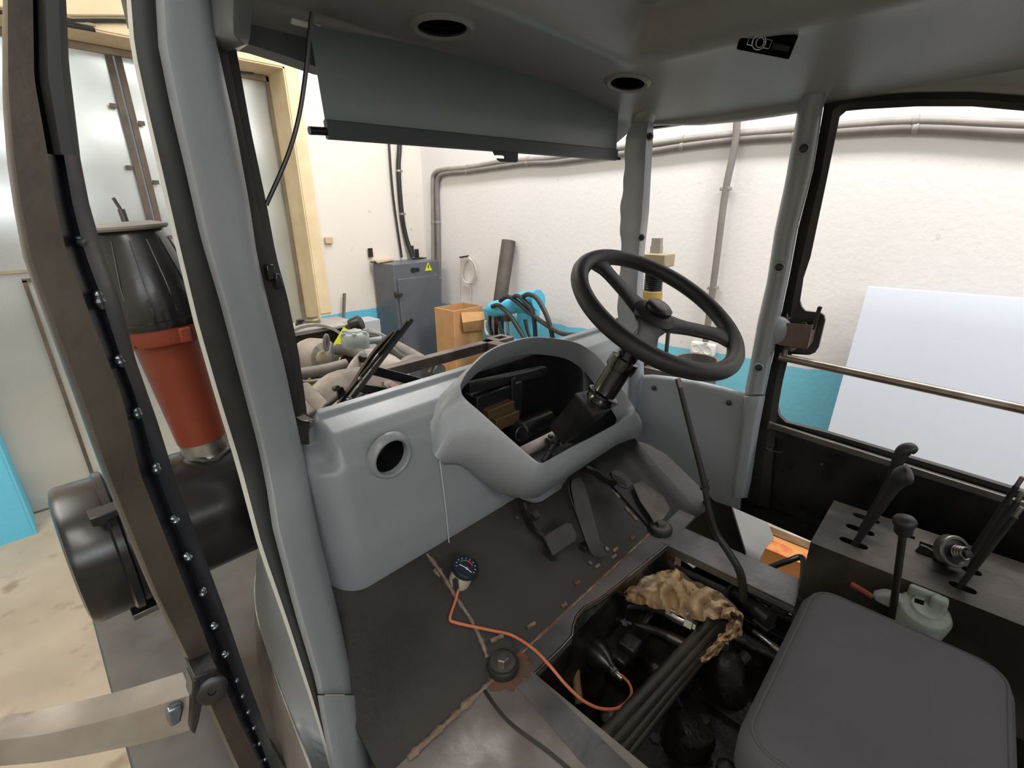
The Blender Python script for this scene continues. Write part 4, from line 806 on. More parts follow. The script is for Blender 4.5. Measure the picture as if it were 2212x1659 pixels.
# front cross beam with the curved edge of the hatch
edge = [(1155, 1455), (1212, 1400), (1236, 1373), (1238, 1352), (1246, 1330), (1262, 1312), (1295, 1295), (1330, 1268), (1441, 1178)]
ed = [U(a, b, z=0) for a, b in edge]
m = MB(); m.poly([V(ed[0].x - .001, HY + .01, 0)] + ed + [V(1.52, ed[-1].y, 0), V(1.52, HY + .01, 0)], (0, 0, -.006)); m.b2((1.30, ed[-1].y - .0, -.006), (1.52, HY + .01, .0006)); m.build('cross_beam', FLOORSTEEL, CF, smooth=False)
m = MB(); m.loft([[p, p + V(0, .004, 0), p + V(0, .004, -.022), p + V(0, 0, -.022)] for p in ed]); m.build('beam_lip', FLOORSTEEL, CF, angle=60)
# left plate and the lid strip beside the hatch
m = MB(); m.poly([V(.25, HY + .01, 0), V(.24, -.9, 0), V(XL_, -.9, 0), V(XL_, HY + .01, 0)], (0, 0, -.005)); m.build('left_floor_plate', mat('scraped_floor_steel', S(140, 134, 130), .34, .55, c2=S(104, 98, 95), scale=6, c3=S(120, 76, 46), s3=6, lo3=.66, hi3=.8, rvar=.12, bump=.08, bscale=40), CF, smooth=False)
m = MB(); m.b2((XL_ - .008, -.9, -.10), (XL_, ed[0].y - .0, -.002)); m.build('hatch_side', GREASE, CF, smooth=False)
a = U(1090, 1470, z=.001); random.seed(21); rc_ = U(1096, 1440, z=.0012); m = MB(); m.poly([rc_ + V((.062 + random.uniform(-.014, .014)) * math.cos(t), (.055 + random.uniform(-.012, .012)) * math.sin(t), 0) for t in np.linspace(0, 6.28, 40)[:-1]], (0, 0, .0005)); m.build('rust_patch', mat('rust_stain', S(84, 66, 54), .7, .2, c2=S(104, 72, 48), scale=16, c3=S(140, 134, 128), s3=14, lo3=.6, hi3=.7), CF, smooth=False)
# raised strip following a curve on the left plate
m = MB(); m.sweep(smooth_path([U(a_, b_, z=.001) for a_, b_ in ((1040, 1470), (1052, 1500), (1100, 1560), (1180, 1620), (1240, 1670))], 6), [(-.0015, -.004), (.0015, -.004), (.0015, .004), (-.0015, .004)], (0, 0, 1)); m.build('plate_joint', DARKSTEEL, CF)
# right longitudinal beam
rb0, rb1 = XR_, XR_ + .13
m = MB(); m.b2((rb0, -.9, -.012), (rb1, HY, .0)); m.b2((rb0, -.9, -.028), (rb0 + .006, HY - .02, -.01)); m.build('side_beam', FLOORSTEEL, CF, bevel=.002)
m = MB(); m.tube([V(rb0, HY - .05, 0), V(rb0, -.5, 0)], .0022, 6); m.build('worn_edge_highlight', BARESTEEL, CF)  # edge highlight modelled as a bright steel tube on the worn beam edge
m = MB(); m.tube([p + V(0, 0, .0002) for p in ed], .0022, 6); m.build('worn_edge_highlight', BARESTEEL, CF)  # same highlight tube along the worn front edge of the hatch
m = MB(); m.poly([U(x_, y_, z=.0008) for x_, y_ in ((1118, 1484), (1154, 1457), (1380, 1672), (1320, 1700), (1250, 1640))], (0, 0, .0008)); m.build('hatch_strip', FLOORSTEEL, CF, smooth=False)
m = MB(); m.b2((rb1 - .004, -.9, -.06), (rb1, .3, -.01)); m.build('side_beam_web', DARKSTEEL, CF, smooth=False)
# weld seams
def weld(pts, name='weld_seam', r=.006, mt=RUST, n=5):
    mm = MB(); P_ = smooth_path(pts, n); rr = [max(.0012, r * random.uniform(.45, 1.25)) for _ in P_]; mm.tube(P_, rr, 6); return mm.build(name, mt, CF)
random.seed(11)
PUTTY = mat('dried_sealant', S(122, 108, 96), .8, c2=S(96, 80, 66), scale=30, bump=.4, bscale=90)
weld([ramp(.32, -.004, .002), ramp(.45, -.004, .003), ramp(.6, -.004, .002)], r=.009, mt=PUTTY, n=14)
weld([ramp(.6, -.004, .001), ramp(.9, -.004, .001), ramp(1.2, -.004, .002), ramp(1.36, -.004, .002)], r=.004, n=16)
weld([T(922, 1196, .002), T(955, 1240, .002), T(985, 1290, .002), T(1015, 1335, .002), T(1040, 1385, .002), T(1052, 1420, .002)], 'sealant_seam', .006, PUTTY, 6)
weld([T(1288, 1010, .004), T(1320, 1045, .004), T(1350, 1075, .004), T(1385, 1110, .004), T(1402, 1135, .004)], 'sealant_seam', .004, PUTTY, 6)
for pts in (((938, 1230), (950, 1246)), ((1010, 1325), (1022, 1345)), ((1296, 1035), (1312, 1047)), ((1322, 1058), (1338, 1075)), ((1350, 1095), (1362, 1108), (1376, 1124)), ((1060, 1385), (1085, 1372)), ((1140, 1355), (1155, 1345))):
    P_ = [T(a_, b_, .003) for a_, b_ in pts]; weld(P_, 'sealant_lump', .006, PUTTY, 5)
for px, py in ((1322, 1205), (1243, 1262), (1286, 1226), (1325, 1190), (1362, 1165), (1214, 1310)):
    P_ = [T(px, py, .002), T(px + 8, py - 6, .003)]; weld(P_, 'rust_lump', .006, RUST, 4)
# slot in the toe board, small bolts
m = MB(); m.bar(T(1313, 1127, .0005), T(1335, 1153, .0005), .006, .001, TN); m.build('toe_board_slot', BLACK, CF, smooth=False)
for px, py in ((1115, 1119), (1310, 1187), (1273, 1216)): m = MB(); m.lathe([(.008, 0), (.008, .006), (0, .007)], T(px, py), TN, 6); m.build('toe_board_bolt', BARESTEEL, CF, smooth=False)
# patch plate on the right of the toe board
m = MB(); m.poly([T(a_, b_, .03) for a_, b_ in ((1366, 1048), (1385, 1040), (1400, 1052), (1432, 1072), (1446, 1100), (1432, 1122), (1412, 1130), (1400, 1110), (1382, 1084))], TN * .004); m.build('patch_plate', mat('scraped_patch', S(92, 86, 82), .5, .3, c2=S(64, 58, 54), scale=12), CF, smooth=False)
# rubber mounts with their bolts
for px, py in ((1086, 1443), (1426, 1147)):
    p = U(px, py, z=0); p.z = .002
    m = MB(); m.lathe([(.040, 0), (.040, .016), (.037, .020), (.030, .020), (.030, .016), (0, .016)], p, (0, 0, 1), 30); k = m.build('cab_mount', RUBBER, CF)
    m = MB(); m.lathe([(.031, .016), (.031, .021), (.012, .022)], p, (0, 0, 1), 28); m.build('mount_washer', BARESTEEL, k)
    m = MB(); m.lathe([(.016, .02), (.016, .034), (.013, .036), (0, .036)], p, (0, 0, 1), 6); m.build('mount_bolt', BARESTEEL, k, smooth=False)
# outer sheet of the right side below the door, seen through the gap
MG = thing('mudguard', 'grey steel mudguard sheet below the right door sill', 'mudguard', U(1610, 1160, x=1.75))
m = MB(); gp_ = U(1610, 1160, x=1.70); m.poly([UP(a_, b_, gp_, V(-.75, -.1, .65)) for a_, b_ in ((1552, 1076), (1640, 1096), (1658, 1128), (1672, 1162), (1652, 1186), (1636, 1218), (1606, 1214))], (.004, 0, -.003)); m.build('guard_sheet', mat('mudguard_grey', S(168, 168, 166), .5, c2=S(150, 150, 148), scale=5), MG, smooth=False)
m = MB(); m.poly([U(a_, b_, x=1.66) for a_, b_ in ((1475, 1142), (1528, 1070), (1572, 1070), (1615, 1212), (1590, 1205))], (.01, 0, 0)); m.build('guard_stay', DARKSTEEL, MG, smooth=False)
# ---------------------------------------------------------------- pedals
PD = mat('pedal_rubber', S(44, 42, 40), .6, c2=S(58, 54, 50), scale=12, bump=.2, bscale=120)
pb = thing('brake_pedal', 'wide square pedal with a bent black arm left of the accelerator', 'pedal', T(1205, 1190))
m = MB(); m.poly([T(a_, b_, .045) for a_, b_ in ((1170, 1160), (1220, 1130), (1232, 1134), (1244, 1160), (1240, 1172), (1192, 1204))], TN * .012); m.build('pedal_pad', PD, pb, bevel=.004)
m = MB(); m.sweep(smooth_path([T(1126, 1085, .12), T(1135, 1110, .10), T(1148, 1140, .06), T(1175, 1160, .045)], 5), [(-.012, -.005), (.012, -.005), (.012, .005), (-.012, .005)], TN); m.build('pedal_arm', BLACK, pb)
m = MB(); m.bar(T(1182, 1190, .03), T(1198, 1208, .01), .012, .02, TN); m.build('pedal_stop', DARKSTEEL, pb, smooth=False); m = MB(); m.bar(T(1150, 1118, .05), T(1162, 1112, .05), .02, .02, TN); m.build('pedal_clip', DARKSTEEL, pb, smooth=False)
pa = thing('accelerator_pedal', 'long narrow black accelerator pedal hinged to the toe board', 'pedal', T(1280, 1200))
rows = [[T(l, b_, h), T(r_, b_ + dd, h), T(r_, b_ + dd, h - .012), T(l, b_, h - .012)] for l, r_, b_, dd, h in ((1237, 1254, 1036, -6, .10), (1233, 1262, 1048, -4, .10), (1241, 1276, 1090, 2, .085), (1252, 1288, 1130, 8, .07), (1264, 1298, 1165, 8, .05), (1275, 1310, 1192, 4, .03), (1284, 1306, 1202, 2, .02))]
m = MB(); m.loft(rows); m.build('pedal_plate', PD, pa, angle=50)
m = MB(); m.tube(smooth_path([T(1240, 1030, .09), T(1230, 1040, .08), T(1232, 1070, .06), T(1250, 1120, .04), T(1275, 1190, .02)], 5), .006, 8); m.build('pedal_lever', BLACK, pa)
m = MB(); m.b2(T(1250, 1186, .0), T(1276, 1176, .03)); m.build('pedal_hinge', DARKSTEEL, pa, bevel=.002)
pc = thing('clutch_pedal', 'ribbed oval foot pedal on a bent arm at the right of the toe board', 'pedal', T(1340, 1050))
m = MB(); P_ = [T(a_, b_, .08) for a_, b_ in ((1314, 1022), (1326, 1016), (1342, 1022), (1358, 1036), (1364, 1050), (1354, 1058), (1340, 1054), (1324, 1040))]; m.poly(P_, TN * .012); m.build('pedal_pad', PD, pc, bevel=.004)
m = MB()
for t in np.linspace(.1, .9, 8): a_ = lerp(T(1318, 1018, .094), T(1352, 1036, .094), t); b_ = lerp(T(1322, 1036, .094), T(1358, 1054, .094), t); m.bar(lerp(a_, b_, .1), lerp(a_, b_, .9), .004, .004, TN)
m.build('pad_ribs', PD, pc, smooth=False)
m = MB(); m.sweep(smooth_path([T(1262, 1012, .13), T(1285, 1020, .12), T(1305, 1035, .09), T(1330, 1045, .076)], 5), [(-.012, -.005), (.012, -.005), (.012, .005), (-.012, .005)], TN); m.build('pedal_arm', BLACK, pc)
# ---------------------------------------------------------------- gear lever
GLV = thing('gear_lever', 'long thin bent gear lever without a knob rising from the floor hatch', 'gear lever', U(1605, 1300, z=-.1))
gx = lambda px, py, x: U(px, py, x=x)
pts = [gx(1464, 818, 1.30), gx(1490, 920, 1.30), gx(1518, 1030, 1.30), gx(1530, 1095, 1.30), gx(1545, 1148, 1.30), gx(1572, 1190, 1.30), gx(1596, 1230, 1.30), gx(1604, 1262, 1.30), gx(1606, 1296, 1.30)]
m = MB(); P_ = smooth_path(pts, 6); m.tube(P_, [.0075 + .006 * i / len(P_) for i in range(len(P_))], 12); m.build('lever_rod', DARKSTEEL, GLV)
m = MB(); m.tube([pts[0], lerp(pts[0], pts[1], .18)], .0085, 12); m.build('threaded_tip', BARESTEEL, GLV)
a = lerp(pts[2], pts[3], .3); m = MB(); m.tube([a, a + (pts[3] - pts[2]).normalized() * .01], .014, 12); m.tube([a, a + V(.02, 0, .012)], .005, 8); m.build('lever_joint', DARKSTEEL, GLV)
# ---------------------------------------------------------------- gauge lying on the toe board, its wire and the sender
GA = thing('gauge', 'round dial gauge with a white body standing loose on the toe board', 'gauge', T(985, 1268))
gt = T(1007, 1222, .055); gb = T(990, 1262, .012); gax = (V(0, 0, CAMZ) - gt).normalized() * .8 + TN * .35; gax.normalize()
gax = (gt - gb).normalized() * .62 + gax * .38; gax.normalize()
GW = mat('white_gauge_body', S(196, 190, 176), .5, c2=S(178, 172, 158), scale=12)
rg = .0335
m = MB(); m.lathe([(.0, -.085), (.012, -.085), (.012, -.07), (.026, -.068), (.029, -.06), (.029, -.012), (.0, -.012)], gt, gax, 28); m.build('gauge_body', GW, GA)
m = MB(); m.lathe([(.029, -.016), (rg + .003, -.014), (rg + .004, -.004), (rg + .001, .002), (rg - .002, .002), (rg - .003, -.003), (0, -.003)], gt, gax, 36); bz = m.build('bezel', mat('blue_black_bezel', S(30, 38, 46), .3), GA)
gu = gax.cross(V(0, 0, 1)).normalized(); gv = gax.cross(gu).normalized() * -1
gu = V(ray(1200, 1222)[0] - ray(1000, 1222)[0], ray(1200, 1222)[1] - ray(1000, 1222)[1], ray(1200, 1222)[2] - ray(1000, 1222)[2]); gu = (gu - gax * gu.dot(gax)).normalized(); gv = gax.cross(gu).normalized()
if gv.z < 0: gv = -gv
def G(a, b, h=-.0022): return gt + gu * (a * rg) + gv * (b * rg) + gax * h
m = MB(); m.lathe([(rg - .003, 0), (rg - .003, .0006), (0, .0006)], gt + gax * -.0028, gax, 32); m.build('dial_face', mat('dial_navy', S(34, 42, 52), .3), bz)
for a0, a1, r_, nm, cl in ((150, 95, .56, 'green_arc', S(60, 130, 90)), (95, 20, .56, 'red_arc', S(206, 60, 70))):
    m = MB(); P_ = [G(r_ * math.cos(math.radians(lerp(a0, a1, i / 10))), r_ * math.sin(math.radians(lerp(a0, a1, i / 10)))) for i in range(11)]; m.tube(P_, .0014, 5); m.build(nm, mat(nm, cl, .5), bz)
m = MB(); m.tube([G(.05, -.15), G(-.55, .02)], .0012, 5); m.tube([G(.1, -.2), G(.5, -.45)], .0012, 5)
for a_ in range(-30, 220, 25): m.tube([G(.72 * math.cos(math.radians(a_)), .72 * math.sin(math.radians(a_))), G(.84 * math.cos(math.radians(a_)), .84 * math.sin(math.radians(a_)))], .0008, 4)
m.ring([G(.1 + .09 * math.cos(t), -.18 + .09 * math.sin(t)) for t in np.linspace(0, 6.28, 12)[:-1]], .0009, 4); m.build('dial_marks', WHITEP, bz)
m = MB(); m.b2(gb + V(-.018, -.012, .0), gb + V(-.008, .0, .028)); m.build('gauge_clamp', BARESTEEL, GA, smooth=False)
wp = [T(990, 1275, .012), T(983, 1300, .006), T(972, 1336, .006), T(985, 1345, .006), T(1020, 1353, .006), T(1062, 1362, .006), U(1105, 1372, z=.03), U(1150, 1400, z=.02), U(1185, 1435, z=.012), U(1225, 1482, z=-.01), U(1262, 1515, z=-.04), U(1300, 1531, z=-.07), U(1338, 1528, z=-.10), U(1363, 1503, z=-.12), U(1360, 1478, z=-.135), U(1342, 1458, z=-.14)]
c = MB(); c.tube(smooth_path(wp, 6), .0038, 8); tag(c.build('copper_wire', mat('copper_red_wire', S(196, 118, 84), .4, c2=S(172, 92, 64), scale=9)), 'thin copper red wire running from the loose gauge into the floor hatch', 'wire')
# ---------------------------------------------------------------- what shows in the open hatch
HT = thing('transmission_housing', 'greasy dark transmission casting down inside the open floor hatch', 'transmission', (1.05, .0, GZ))
m = MB(); m.b2((XL_ - .25, -1.0, -.62), (1.22, .56, -.32)); m.build('housing', GREASE, HT, bevel=.03, seg=3)
m = MB(); random.seed(5)
for i in range(16):
    x = random.uniform(XL_, 1.15); y = random.uniform(-.3, .5); r_ = random.uniform(.03, .07); m.lathe([(r_, 0), (r_, random.uniform(.02, .08)), (r_ * .8, random.uniform(.08, .1)), (0, .1)], V(x, y, -.34), V(random.uniform(-.3, .3), random.uniform(-.3, .3), 1), 14)
bs = m.build('cast_bosses', GREASE, HT); bs['kind'] = 'stuff'
m = MB(); p = U(1440, 1420, z=-.25); m.lathe([(.09, -.1), (.09, 0), (.075, .02), (.05, .03), (0, .03)], p, (0, 0, 1), 24); m.build('top_cover', GREASE, HT)
m = MB(); p = U(1340, 1400, z=-.22); m.box(p, (.16, .12, .1)); m.box(p + V(-.02, -.04, .06), (.06, .06, .04)); m.build('shift_housing', GREASE, HT, bevel=.012, seg=3)
for px, py in ((1350, 1345), (1318, 1340)): m = MB(); p = U(px, py, z=-.16); m.lathe([(.013, -.02), (.013, .006), (.009, .008), (0, .008)], p, V(-.3, -.4, .8), 6); m.build('union_nut', BARESTEEL, HT, smooth=False)
for px, py in ((1520, 1560), (1415, 1600), (1445, 1345)): m = MB(); p = U(px, py, z=-.27); m.lathe([(.014, 0), (.014, .012), (0, .013)], p, (0, 0, 1), 6); m.build('housing_bolt', DARKSTEEL, HT, smooth=False)
CH = thing('chassis_frame', 'black chassis beams beneath the cab floor', 'chassis', (.95, 1.0, -.4))
m = MB(); m.b2((XL_ - .1, .56, -.5), (rb1, .60, -.012)); m.build('front_bulkhead', GREASE, CH, smooth=False)
m = MB(); m.b2((1.10, -1.0, -.33), (1.51, .555, -.30)); pan = m.build('side_member', GREASE, CH, smooth=False)
for hp in (((1466, 1206), (1476, 1207), (1504, 1222), (1496, 1228)), ((1470, 1226), (1484, 1232), (1516, 1252), (1512, 1262)), ((1622, 1300), (1646, 1304), (1660, 1312), (1640, 1312))):
    k_ = MB(); k_.poly([U(a_, b_, z=-.40) for a_, b_ in hp], (0, 0, .2)); cut(pan, k_)
m = MB(); m.b2((1.478, -1.0, -.52), (1.488, .555, -.072)); om = m.build('outer_member', GREASE, CH, smooth=False)
for hp in (((1466, 1206), (1476, 1207), (1504, 1222), (1496, 1228)), ((1470, 1226), (1484, 1232), (1516, 1252), (1512, 1262)), ((1622, 1300), (1646, 1304), (1660, 1312), (1640, 1312))):
    k_ = MB(); k_.poly([U(a_, b_, x=1.47) for a_, b_ in hp], (.03, 0, -.02)); cut(om, k_)
m = MB(); a = U(1455, 1230, z=-.16); b = U(1710, 1350, z=-.16); m.bar(a, b, .03, .03); m.bar(a + V(-.05, 0, -.02), b + V(-.05, 0, -.02), .025, .025); m.build('link_rail', BLACK, CH, bevel=.002)
m = MB(); m.b2((XL_ - .3, -1.0, -.5), (XL_ - .02, 1.0, -.20)); m.build('left_member', GREASE, CH, smooth=False)
# pipes crossing the hatch
PIPEM = mat('oily_black_pipe', S(34, 32, 30), .5, .2, c2=S(58, 53, 47), scale=9, rvar=.12)
for k, (p0_, p1_, r_) in enumerate((((1556, 1322), (1295, 1600), .017), ((1563, 1338), (1314, 1618), .015), ((1567, 1348), (1330, 1634), .012), ((1570, 1356), (1342, 1648), .009))):
    zz = -.11 - .01 * k; a = U(*p0_, z=zz); b = U(*p1_, z=zz); b = a + (b - a) * 1.25; c = MB(); c.tube([a, b], r_, 14)
    tag(c.build('hydraulic_pipe', PIPEM), ['thick black pipe crossing the hatch, nearest the round black sender', 'thick black pipe crossing the hatch, second from the round black sender', 'black pipe crossing the hatch, third from the round black sender', 'thinnest black pipe crossing the hatch, nearest the seat'][k], 'pipe', 'pipes across the floor hatch')
# brake accumulator (black ball) with the wire's plug
AC = thing('pressure_sender', 'black egg shaped sender with a bright plug inside the hatch', 'sender', U(1290, 1430, z=-.22))
a = U(1268, 1392, z=-.16); b = U(1325, 1448, z=-.15); ax_ = (b - a).normalized(); L_a = (b - a).length
m = MB(); m.lathe([(0, -.012), (.022, -.008), (.036, .01), (.042, L_a * .3), (.038, L_a * .55), (.024, L_a * .8), (.016, L_a * .88), (.013, L_a)], a, ax_, 28); m.build('sender_body', BLACK, AC)
m = MB(); m.lathe([(.012, L_a * .98), (.012, L_a + .01), (.008, L_a + .012), (.008, L_a + .03), (.005, L_a + .034)], a, ax_, 16); m.build('wire_plug', CHROME, AC)
m = MB(); m.lathe([(.035, -.08), (.03, 0)], U(1285, 1440, z=-.2), (0, 0, 1), 18); m.build('sender_bracket', GREASE, AC)
# brake booster shaped reservoir near the rag
RS = thing('fluid_reservoir', 'black oily reservoir with a bolt cap below the brown rag', 'reservoir', U(1575, 1470, z=-.32))
p = U(1568, 1440, z=-.22); m = MB(); m.lathe([(.066, -.10), (.068, -.06), (.062, -.02), (.048, .025), (.03, .048), (.018, .054), (.0, .054)], p, (.05, .1, 1), 28); m.build('reservoir_body', GREASE, RS)
m = MB(); p2 = U(1565, 1385, z=-.145); m.lathe([(.018, -.02), (.018, .004), (.014, .008), (0, .008)], p2, (.05, .1, 1), 6); m.build('cap_bolt', BARESTEEL, RS, smooth=False)
m = MB(); p = U(1600, 1430, z=-.2); m.lathe([(.016, 0), (.016, .03), (.01, .035), (0, .035)], p, (1, -.3, .5), 12); m.build('outlet', DARKSTEEL, RS)
# hoses with fittings
def hose(pts, r, label, fit=None, mt=HOSE, fmat=CHROME):
    h = thing('hydraulic_hose', label, 'hose', pts[0], 'hoses in the floor hatch'); P_ = smooth_path(pts, 8); c_ = MB(); c_.tube(P_, r, 12); c_.build('hose', mt, h)
    if fit:
        a_, b_ = pts[-2], pts[-1]; d_ = (b_ - a_).normalized()
        c_ = MB(); c_.lathe([(r * 1.15, -.02), (r * 1.3, 0), (r * 1.3, .035), (r, .04)], b_ - d_ * .02, d_, 16); c_.build('crimp_sleeve', fmat, h)
        c_ = MB(); c_.lathe([(r * 1.5, .038), (r * 1.5, .06), (r * 1.1, .062), (r * 1.1, .07)], b_ - d_ * .02, d_, 6); c_.build('hex_nut', fmat, h, smooth=False)
    return h
hose([U(1300, 1318, z=-.15), U(1360, 1308, z=-.13), U(1405, 1312, z=-.11), U(1440, 1322, z=-.10), U(1468, 1336, z=-.10)], .013, 'black hose with a bright crimped fitting beneath the brown rag', True)
hose([U(1250, 1330, z=-.2), U(1300, 1333, z=-.17), U(1340, 1340, z=-.16), U(1365, 1348, z=-.16)], .010, 'short dark hose ending at the two bright union nuts', False, mat('blue_black_hose', S(24, 26, 40), .45))
hose([U(1370, 1350, z=-.18), U(1410, 1360, z=-.17), U(1440, 1372, z=-.16), U(1472, 1388, z=-.16)], .012, 'black hose with a dull fitting, second below the brown rag', True, HOSE, BARESTEEL)
hose([U(1612, 1352, z=-.15), U(1630, 1365, z=-.14), U(1640, 1372, z=-.14), U(1655, 1383, z=-.14)], .006, 'thin hose with a bright long ferrule beside the seat', True)
hose([U(1455, 1490, z=-.26), U(1470, 1520, z=-.25), U(1490, 1550, z=-.25), U(1515, 1575, z=-.26)], .005, 'thin dark blue hose low in the hatch towards the seat', False, mat('blue_hose', S(36, 44, 66), .5))
c = MB(); c.tube(smooth_path([U(1238, 1395, z=-.14), U(1243, 1440, z=-.17), U(1246, 1480, z=-.2), U(1252, 1520, z=-.22)], 6), .012, 10); tag(c.build('hydraulic_hose', mat('tan_hose', S(120, 98, 74), .7, c2=S(90, 74, 56), scale=20)), 'tan coloured hose hanging at the left edge of the hatch', 'hose', 'hoses in the floor hatch')
# shift tube with the lever socket and knob rod
SH = thing('selector_tube', 'dark horizontal selector tube carrying the foot of the gear lever', 'selector', U(1640, 1330, z=-.1))
m = MB(); m.tube([U(1592, 1278, z=-.10), U(1664, 1342, z=-.10)], .026, 18); m.build('tube', DARKSTEEL, SH)
m = MB(); m.tube([U(1560, 1298, z=-.12), U(1585, 1268, z=-.12)], .014, 12); m.build('cross_pin', DARKSTEEL, SH)
m = MB(); m.bar(U(1640, 1352, z=-.12), U(1660, 1340, z=-.12), .05, .012); m.build('fork', DARKSTEEL, SH, bevel=.003)
kr = thing('cable_end', 'black rubber boot on a cable end beside the side beam', 'cable end', U(1680, 1312, z=-.09))
a = U(1665, 1305, z=-.07); b = U(1695, 1320, z=-.07); m = MB(); m.lathe([(.010, 0), (.017, .006), (.017, .04), (.010, .05)], a, (b - a).normalized(), 16); m.build('rubber_boot', RUBBER, kr); m = MB(); m.tube([lerp(a, b, .9), lerp(a, b, 1.5)], .006, 10); m.build('cable_ferrule', CHROME, kr); m = MB(); m.tube([a, U(1612, 1278, z=-.07)], .005, 8); m.build('inner_cable', DARKSTEEL, kr)
# rag
def fbm(u, v):
    return (math.sin(u * 7.3 + 2.1 * math.sin(v * 5.1)) * .5 + math.sin(v * 11.7 + 1.7 * math.sin(u * 9.2 + 1.3)) * .35 + math.sin((u + v) * 19.3 + 2.3 * math.sin(u * 4.1)) * .22 + math.sin((u - v) * 31. + math.sin(v * 17)) * .12)
rt = [(1350, 1272), (1372, 1256), (1400, 1244), (1432, 1232), (1462, 1228), (1485, 1246), (1520, 1262), (1556, 1283), (1586, 1304), (1602, 1330), (1605, 1362), (1592, 1378), (1570, 1388), (1550, 1412), (1524, 1432)]
rb = [(1352, 1296), (1372, 1304), (1395, 1308), (1425, 1316), (1455, 1326), (1485, 1336), (1518, 1340), (1545, 1338), (1565, 1336), (1574, 1344), (1566, 1362), (1553, 1374), (1543, 1388), (1530, 1402), (1512, 1424)]
tt = smooth_path([V(a, b, 0) for a, b in rt], 6); bb = smooth_path([V(a, b, 0) for a, b in rb], 6); rows = []
for i, (a, b) in enumerate(zip(tt, bb)):
    rr = []; u = i / 12
    for j in range(15):
        v = j / 14; q_ = lerp(a, b, v); rr.append(U(q_.x + 3 * fbm(u, v + 3), q_.y + 3 * fbm(v, u), z=-.075 + .024 * fbm(u * .62, v * .42) + .030 * (abs(math.sin(u * 5.2 + v * 2.2 + 1.5 * math.sin(v * 3))) - .5) + .016 * (abs(math.sin(v * 6.5 - u * 2.3)) - .5) + .020 * math.sin(v * math.pi) - .02 * (i / len(tt))))
    rows.append(rr)
m = MB(); m.sheet(rows, .0025); rg_ = m.build('oily_rag', mat('brown_stained_rag', S(184, 156, 120), .9, c2=S(142, 112, 80), scale=14, c3=S(220, 204, 176), s3=9, lo3=.58, hi3=.7, bump=.3, bscale=220), angle=80); tag(rg_, 'crumpled brown stained rag lying over the pipes in the hatch', 'rag')
m = MB(); rows = []
for i in range(9):
    rows.append([U(lerp(1470, 1507, i / 8) + 2 * fbm(i, j), lerp(1322, 1336, j / 6) + (i / 8 - .5) * 4 - 6 * math.sin(i / 8 * 3.1), z=-.085 + .012 * fbm(i / 3, j / 2)) for j in range(7)])
m.sheet(rows, .002); tag(m.build('tissue', mat('pale_tissue', S(186, 180, 168), .9), angle=80), 'small crumpled pale scrap beside the crimped hose fitting', 'scrap')
# ---------------------------------------------------------------- lever console on the right
CZ = .22; cXr = U(1800, 1080, z=CZ).x; cXl = U(1750, 1171, z=CZ).x; cY = .157
CN = thing('lever_console', 'worn black steel lever console with oval slots beside the seat', 'console', ((cXl + cXr) / 2, -.3, 0))
m = MB(); m.b2((cXl, -1.0, -.06), (cXr, cY, CZ)); 
CNS = mat('worn_console_top', S(54, 51, 48), .45, .45, c2=S(92, 86, 80), scale=5, lo=.42, hi=.72, c3=S(30, 28, 27), s3=3.5, lo3=.55, hi3=.7, rvar=.1, bump=.06, bscale=60)
cb = m.build('console_box', CNS, CN, bevel=0)
def slot(a, b, w):
    A, B = U(*a, z=CZ), U(*b, z=CZ); x = (A.x + B.x) / 2; mm = MB(); P_ = []
    y0, y1 = max(A.y, B.y) - w, min(A.y, B.y) + w
    for k in range(9): t = math.pi * k / 8; P_.append(V(x + w * math.cos(t), y0 + w * math.sin(t), CZ - .05))
    for k in range(9): t = math.pi + math.pi * k / 8; P_.append(V(x + w * math.cos(t), y1 + w * math.sin(t), CZ - .05))
    mm.poly(P_, (0, 0, .1)); return mm, x
slots = [((1843, 1107), (1900, 1132)), ((1827, 1132), (1889, 1157)), ((1814, 1160), (1875, 1187)), ((2049, 1256), (2111, 1283)), ((2076, 1222), (2122, 1245))]
sl = [slot(a, b, .0125) for a, b in slots]; cut(cb, *[s_[0] for s_ in sl])
hole = MB(); p = U(1968, 1160, z=CZ); hole.b2(p + V(-.008, -.008, -.04), p + V(.008, .008, .04)); p = U(1998, 1181, z=CZ); hole.b2(p + V(-.02, -.03, -.04), p + V(.02, .012, .04)); cut(cb, hole)
m = MB(); m.b2((cXl + .01, -.98, CZ - .06), (cXr - .01, cY - .01, CZ - .05)); m.build('inner_tray', BLACK, CN, smooth=False)
GRIP = mat('black_lever_grip', S(30, 31, 33), .5, c2=S(38, 39, 40), scale=20)
def lever(name, label, base, top, x, r0, r1, z0=.19):
    b = U(*base, x=x); t = U(*top, x=x); d = (t - b).normalized(); b = b - d * ((b.z - z0) / max(d.z, .2)) if b.z > z0 else b
    h = thing(name, label, 'lever', b); mm = MB(); mm.tube([b, t], [r0, r1], 12); mm.build('lever_rod', DARKSTEEL, h); return h, b, t
x2, x3, x1 = sl[1][1], sl[2][1], sl[0][1]
h, b, t = lever('control_lever', 'tall lever with a hooked black pistol grip on the console', (1853, 1160), (1930, 1020), x2, .008, .007)
gp = smooth_path([U(1925, 1032, x=x2), U(1936, 1005, x=x2), U(1946, 982, x=x2), U(1955, 972, x=x2), U(1968, 970, x=x2 + .002), U(1978, 975, x=x2 + .004)], 6); n_ = len(gp)
m = MB(); m.tube(gp, [.010 + .006 * math.sin(min(1, i / n_ * 1.6) * math.pi * .5) - .007 * ss((i / n_ - .75) / .25) for i in range(n_)], 14); m.build('pistol_grip', GRIP, h)
h, b, t = lever('control_lever', 'tall lever with a rounded black knob in the slot nearest the seat', (1842, 1182), (1930, 1060), x3, .008, .009)
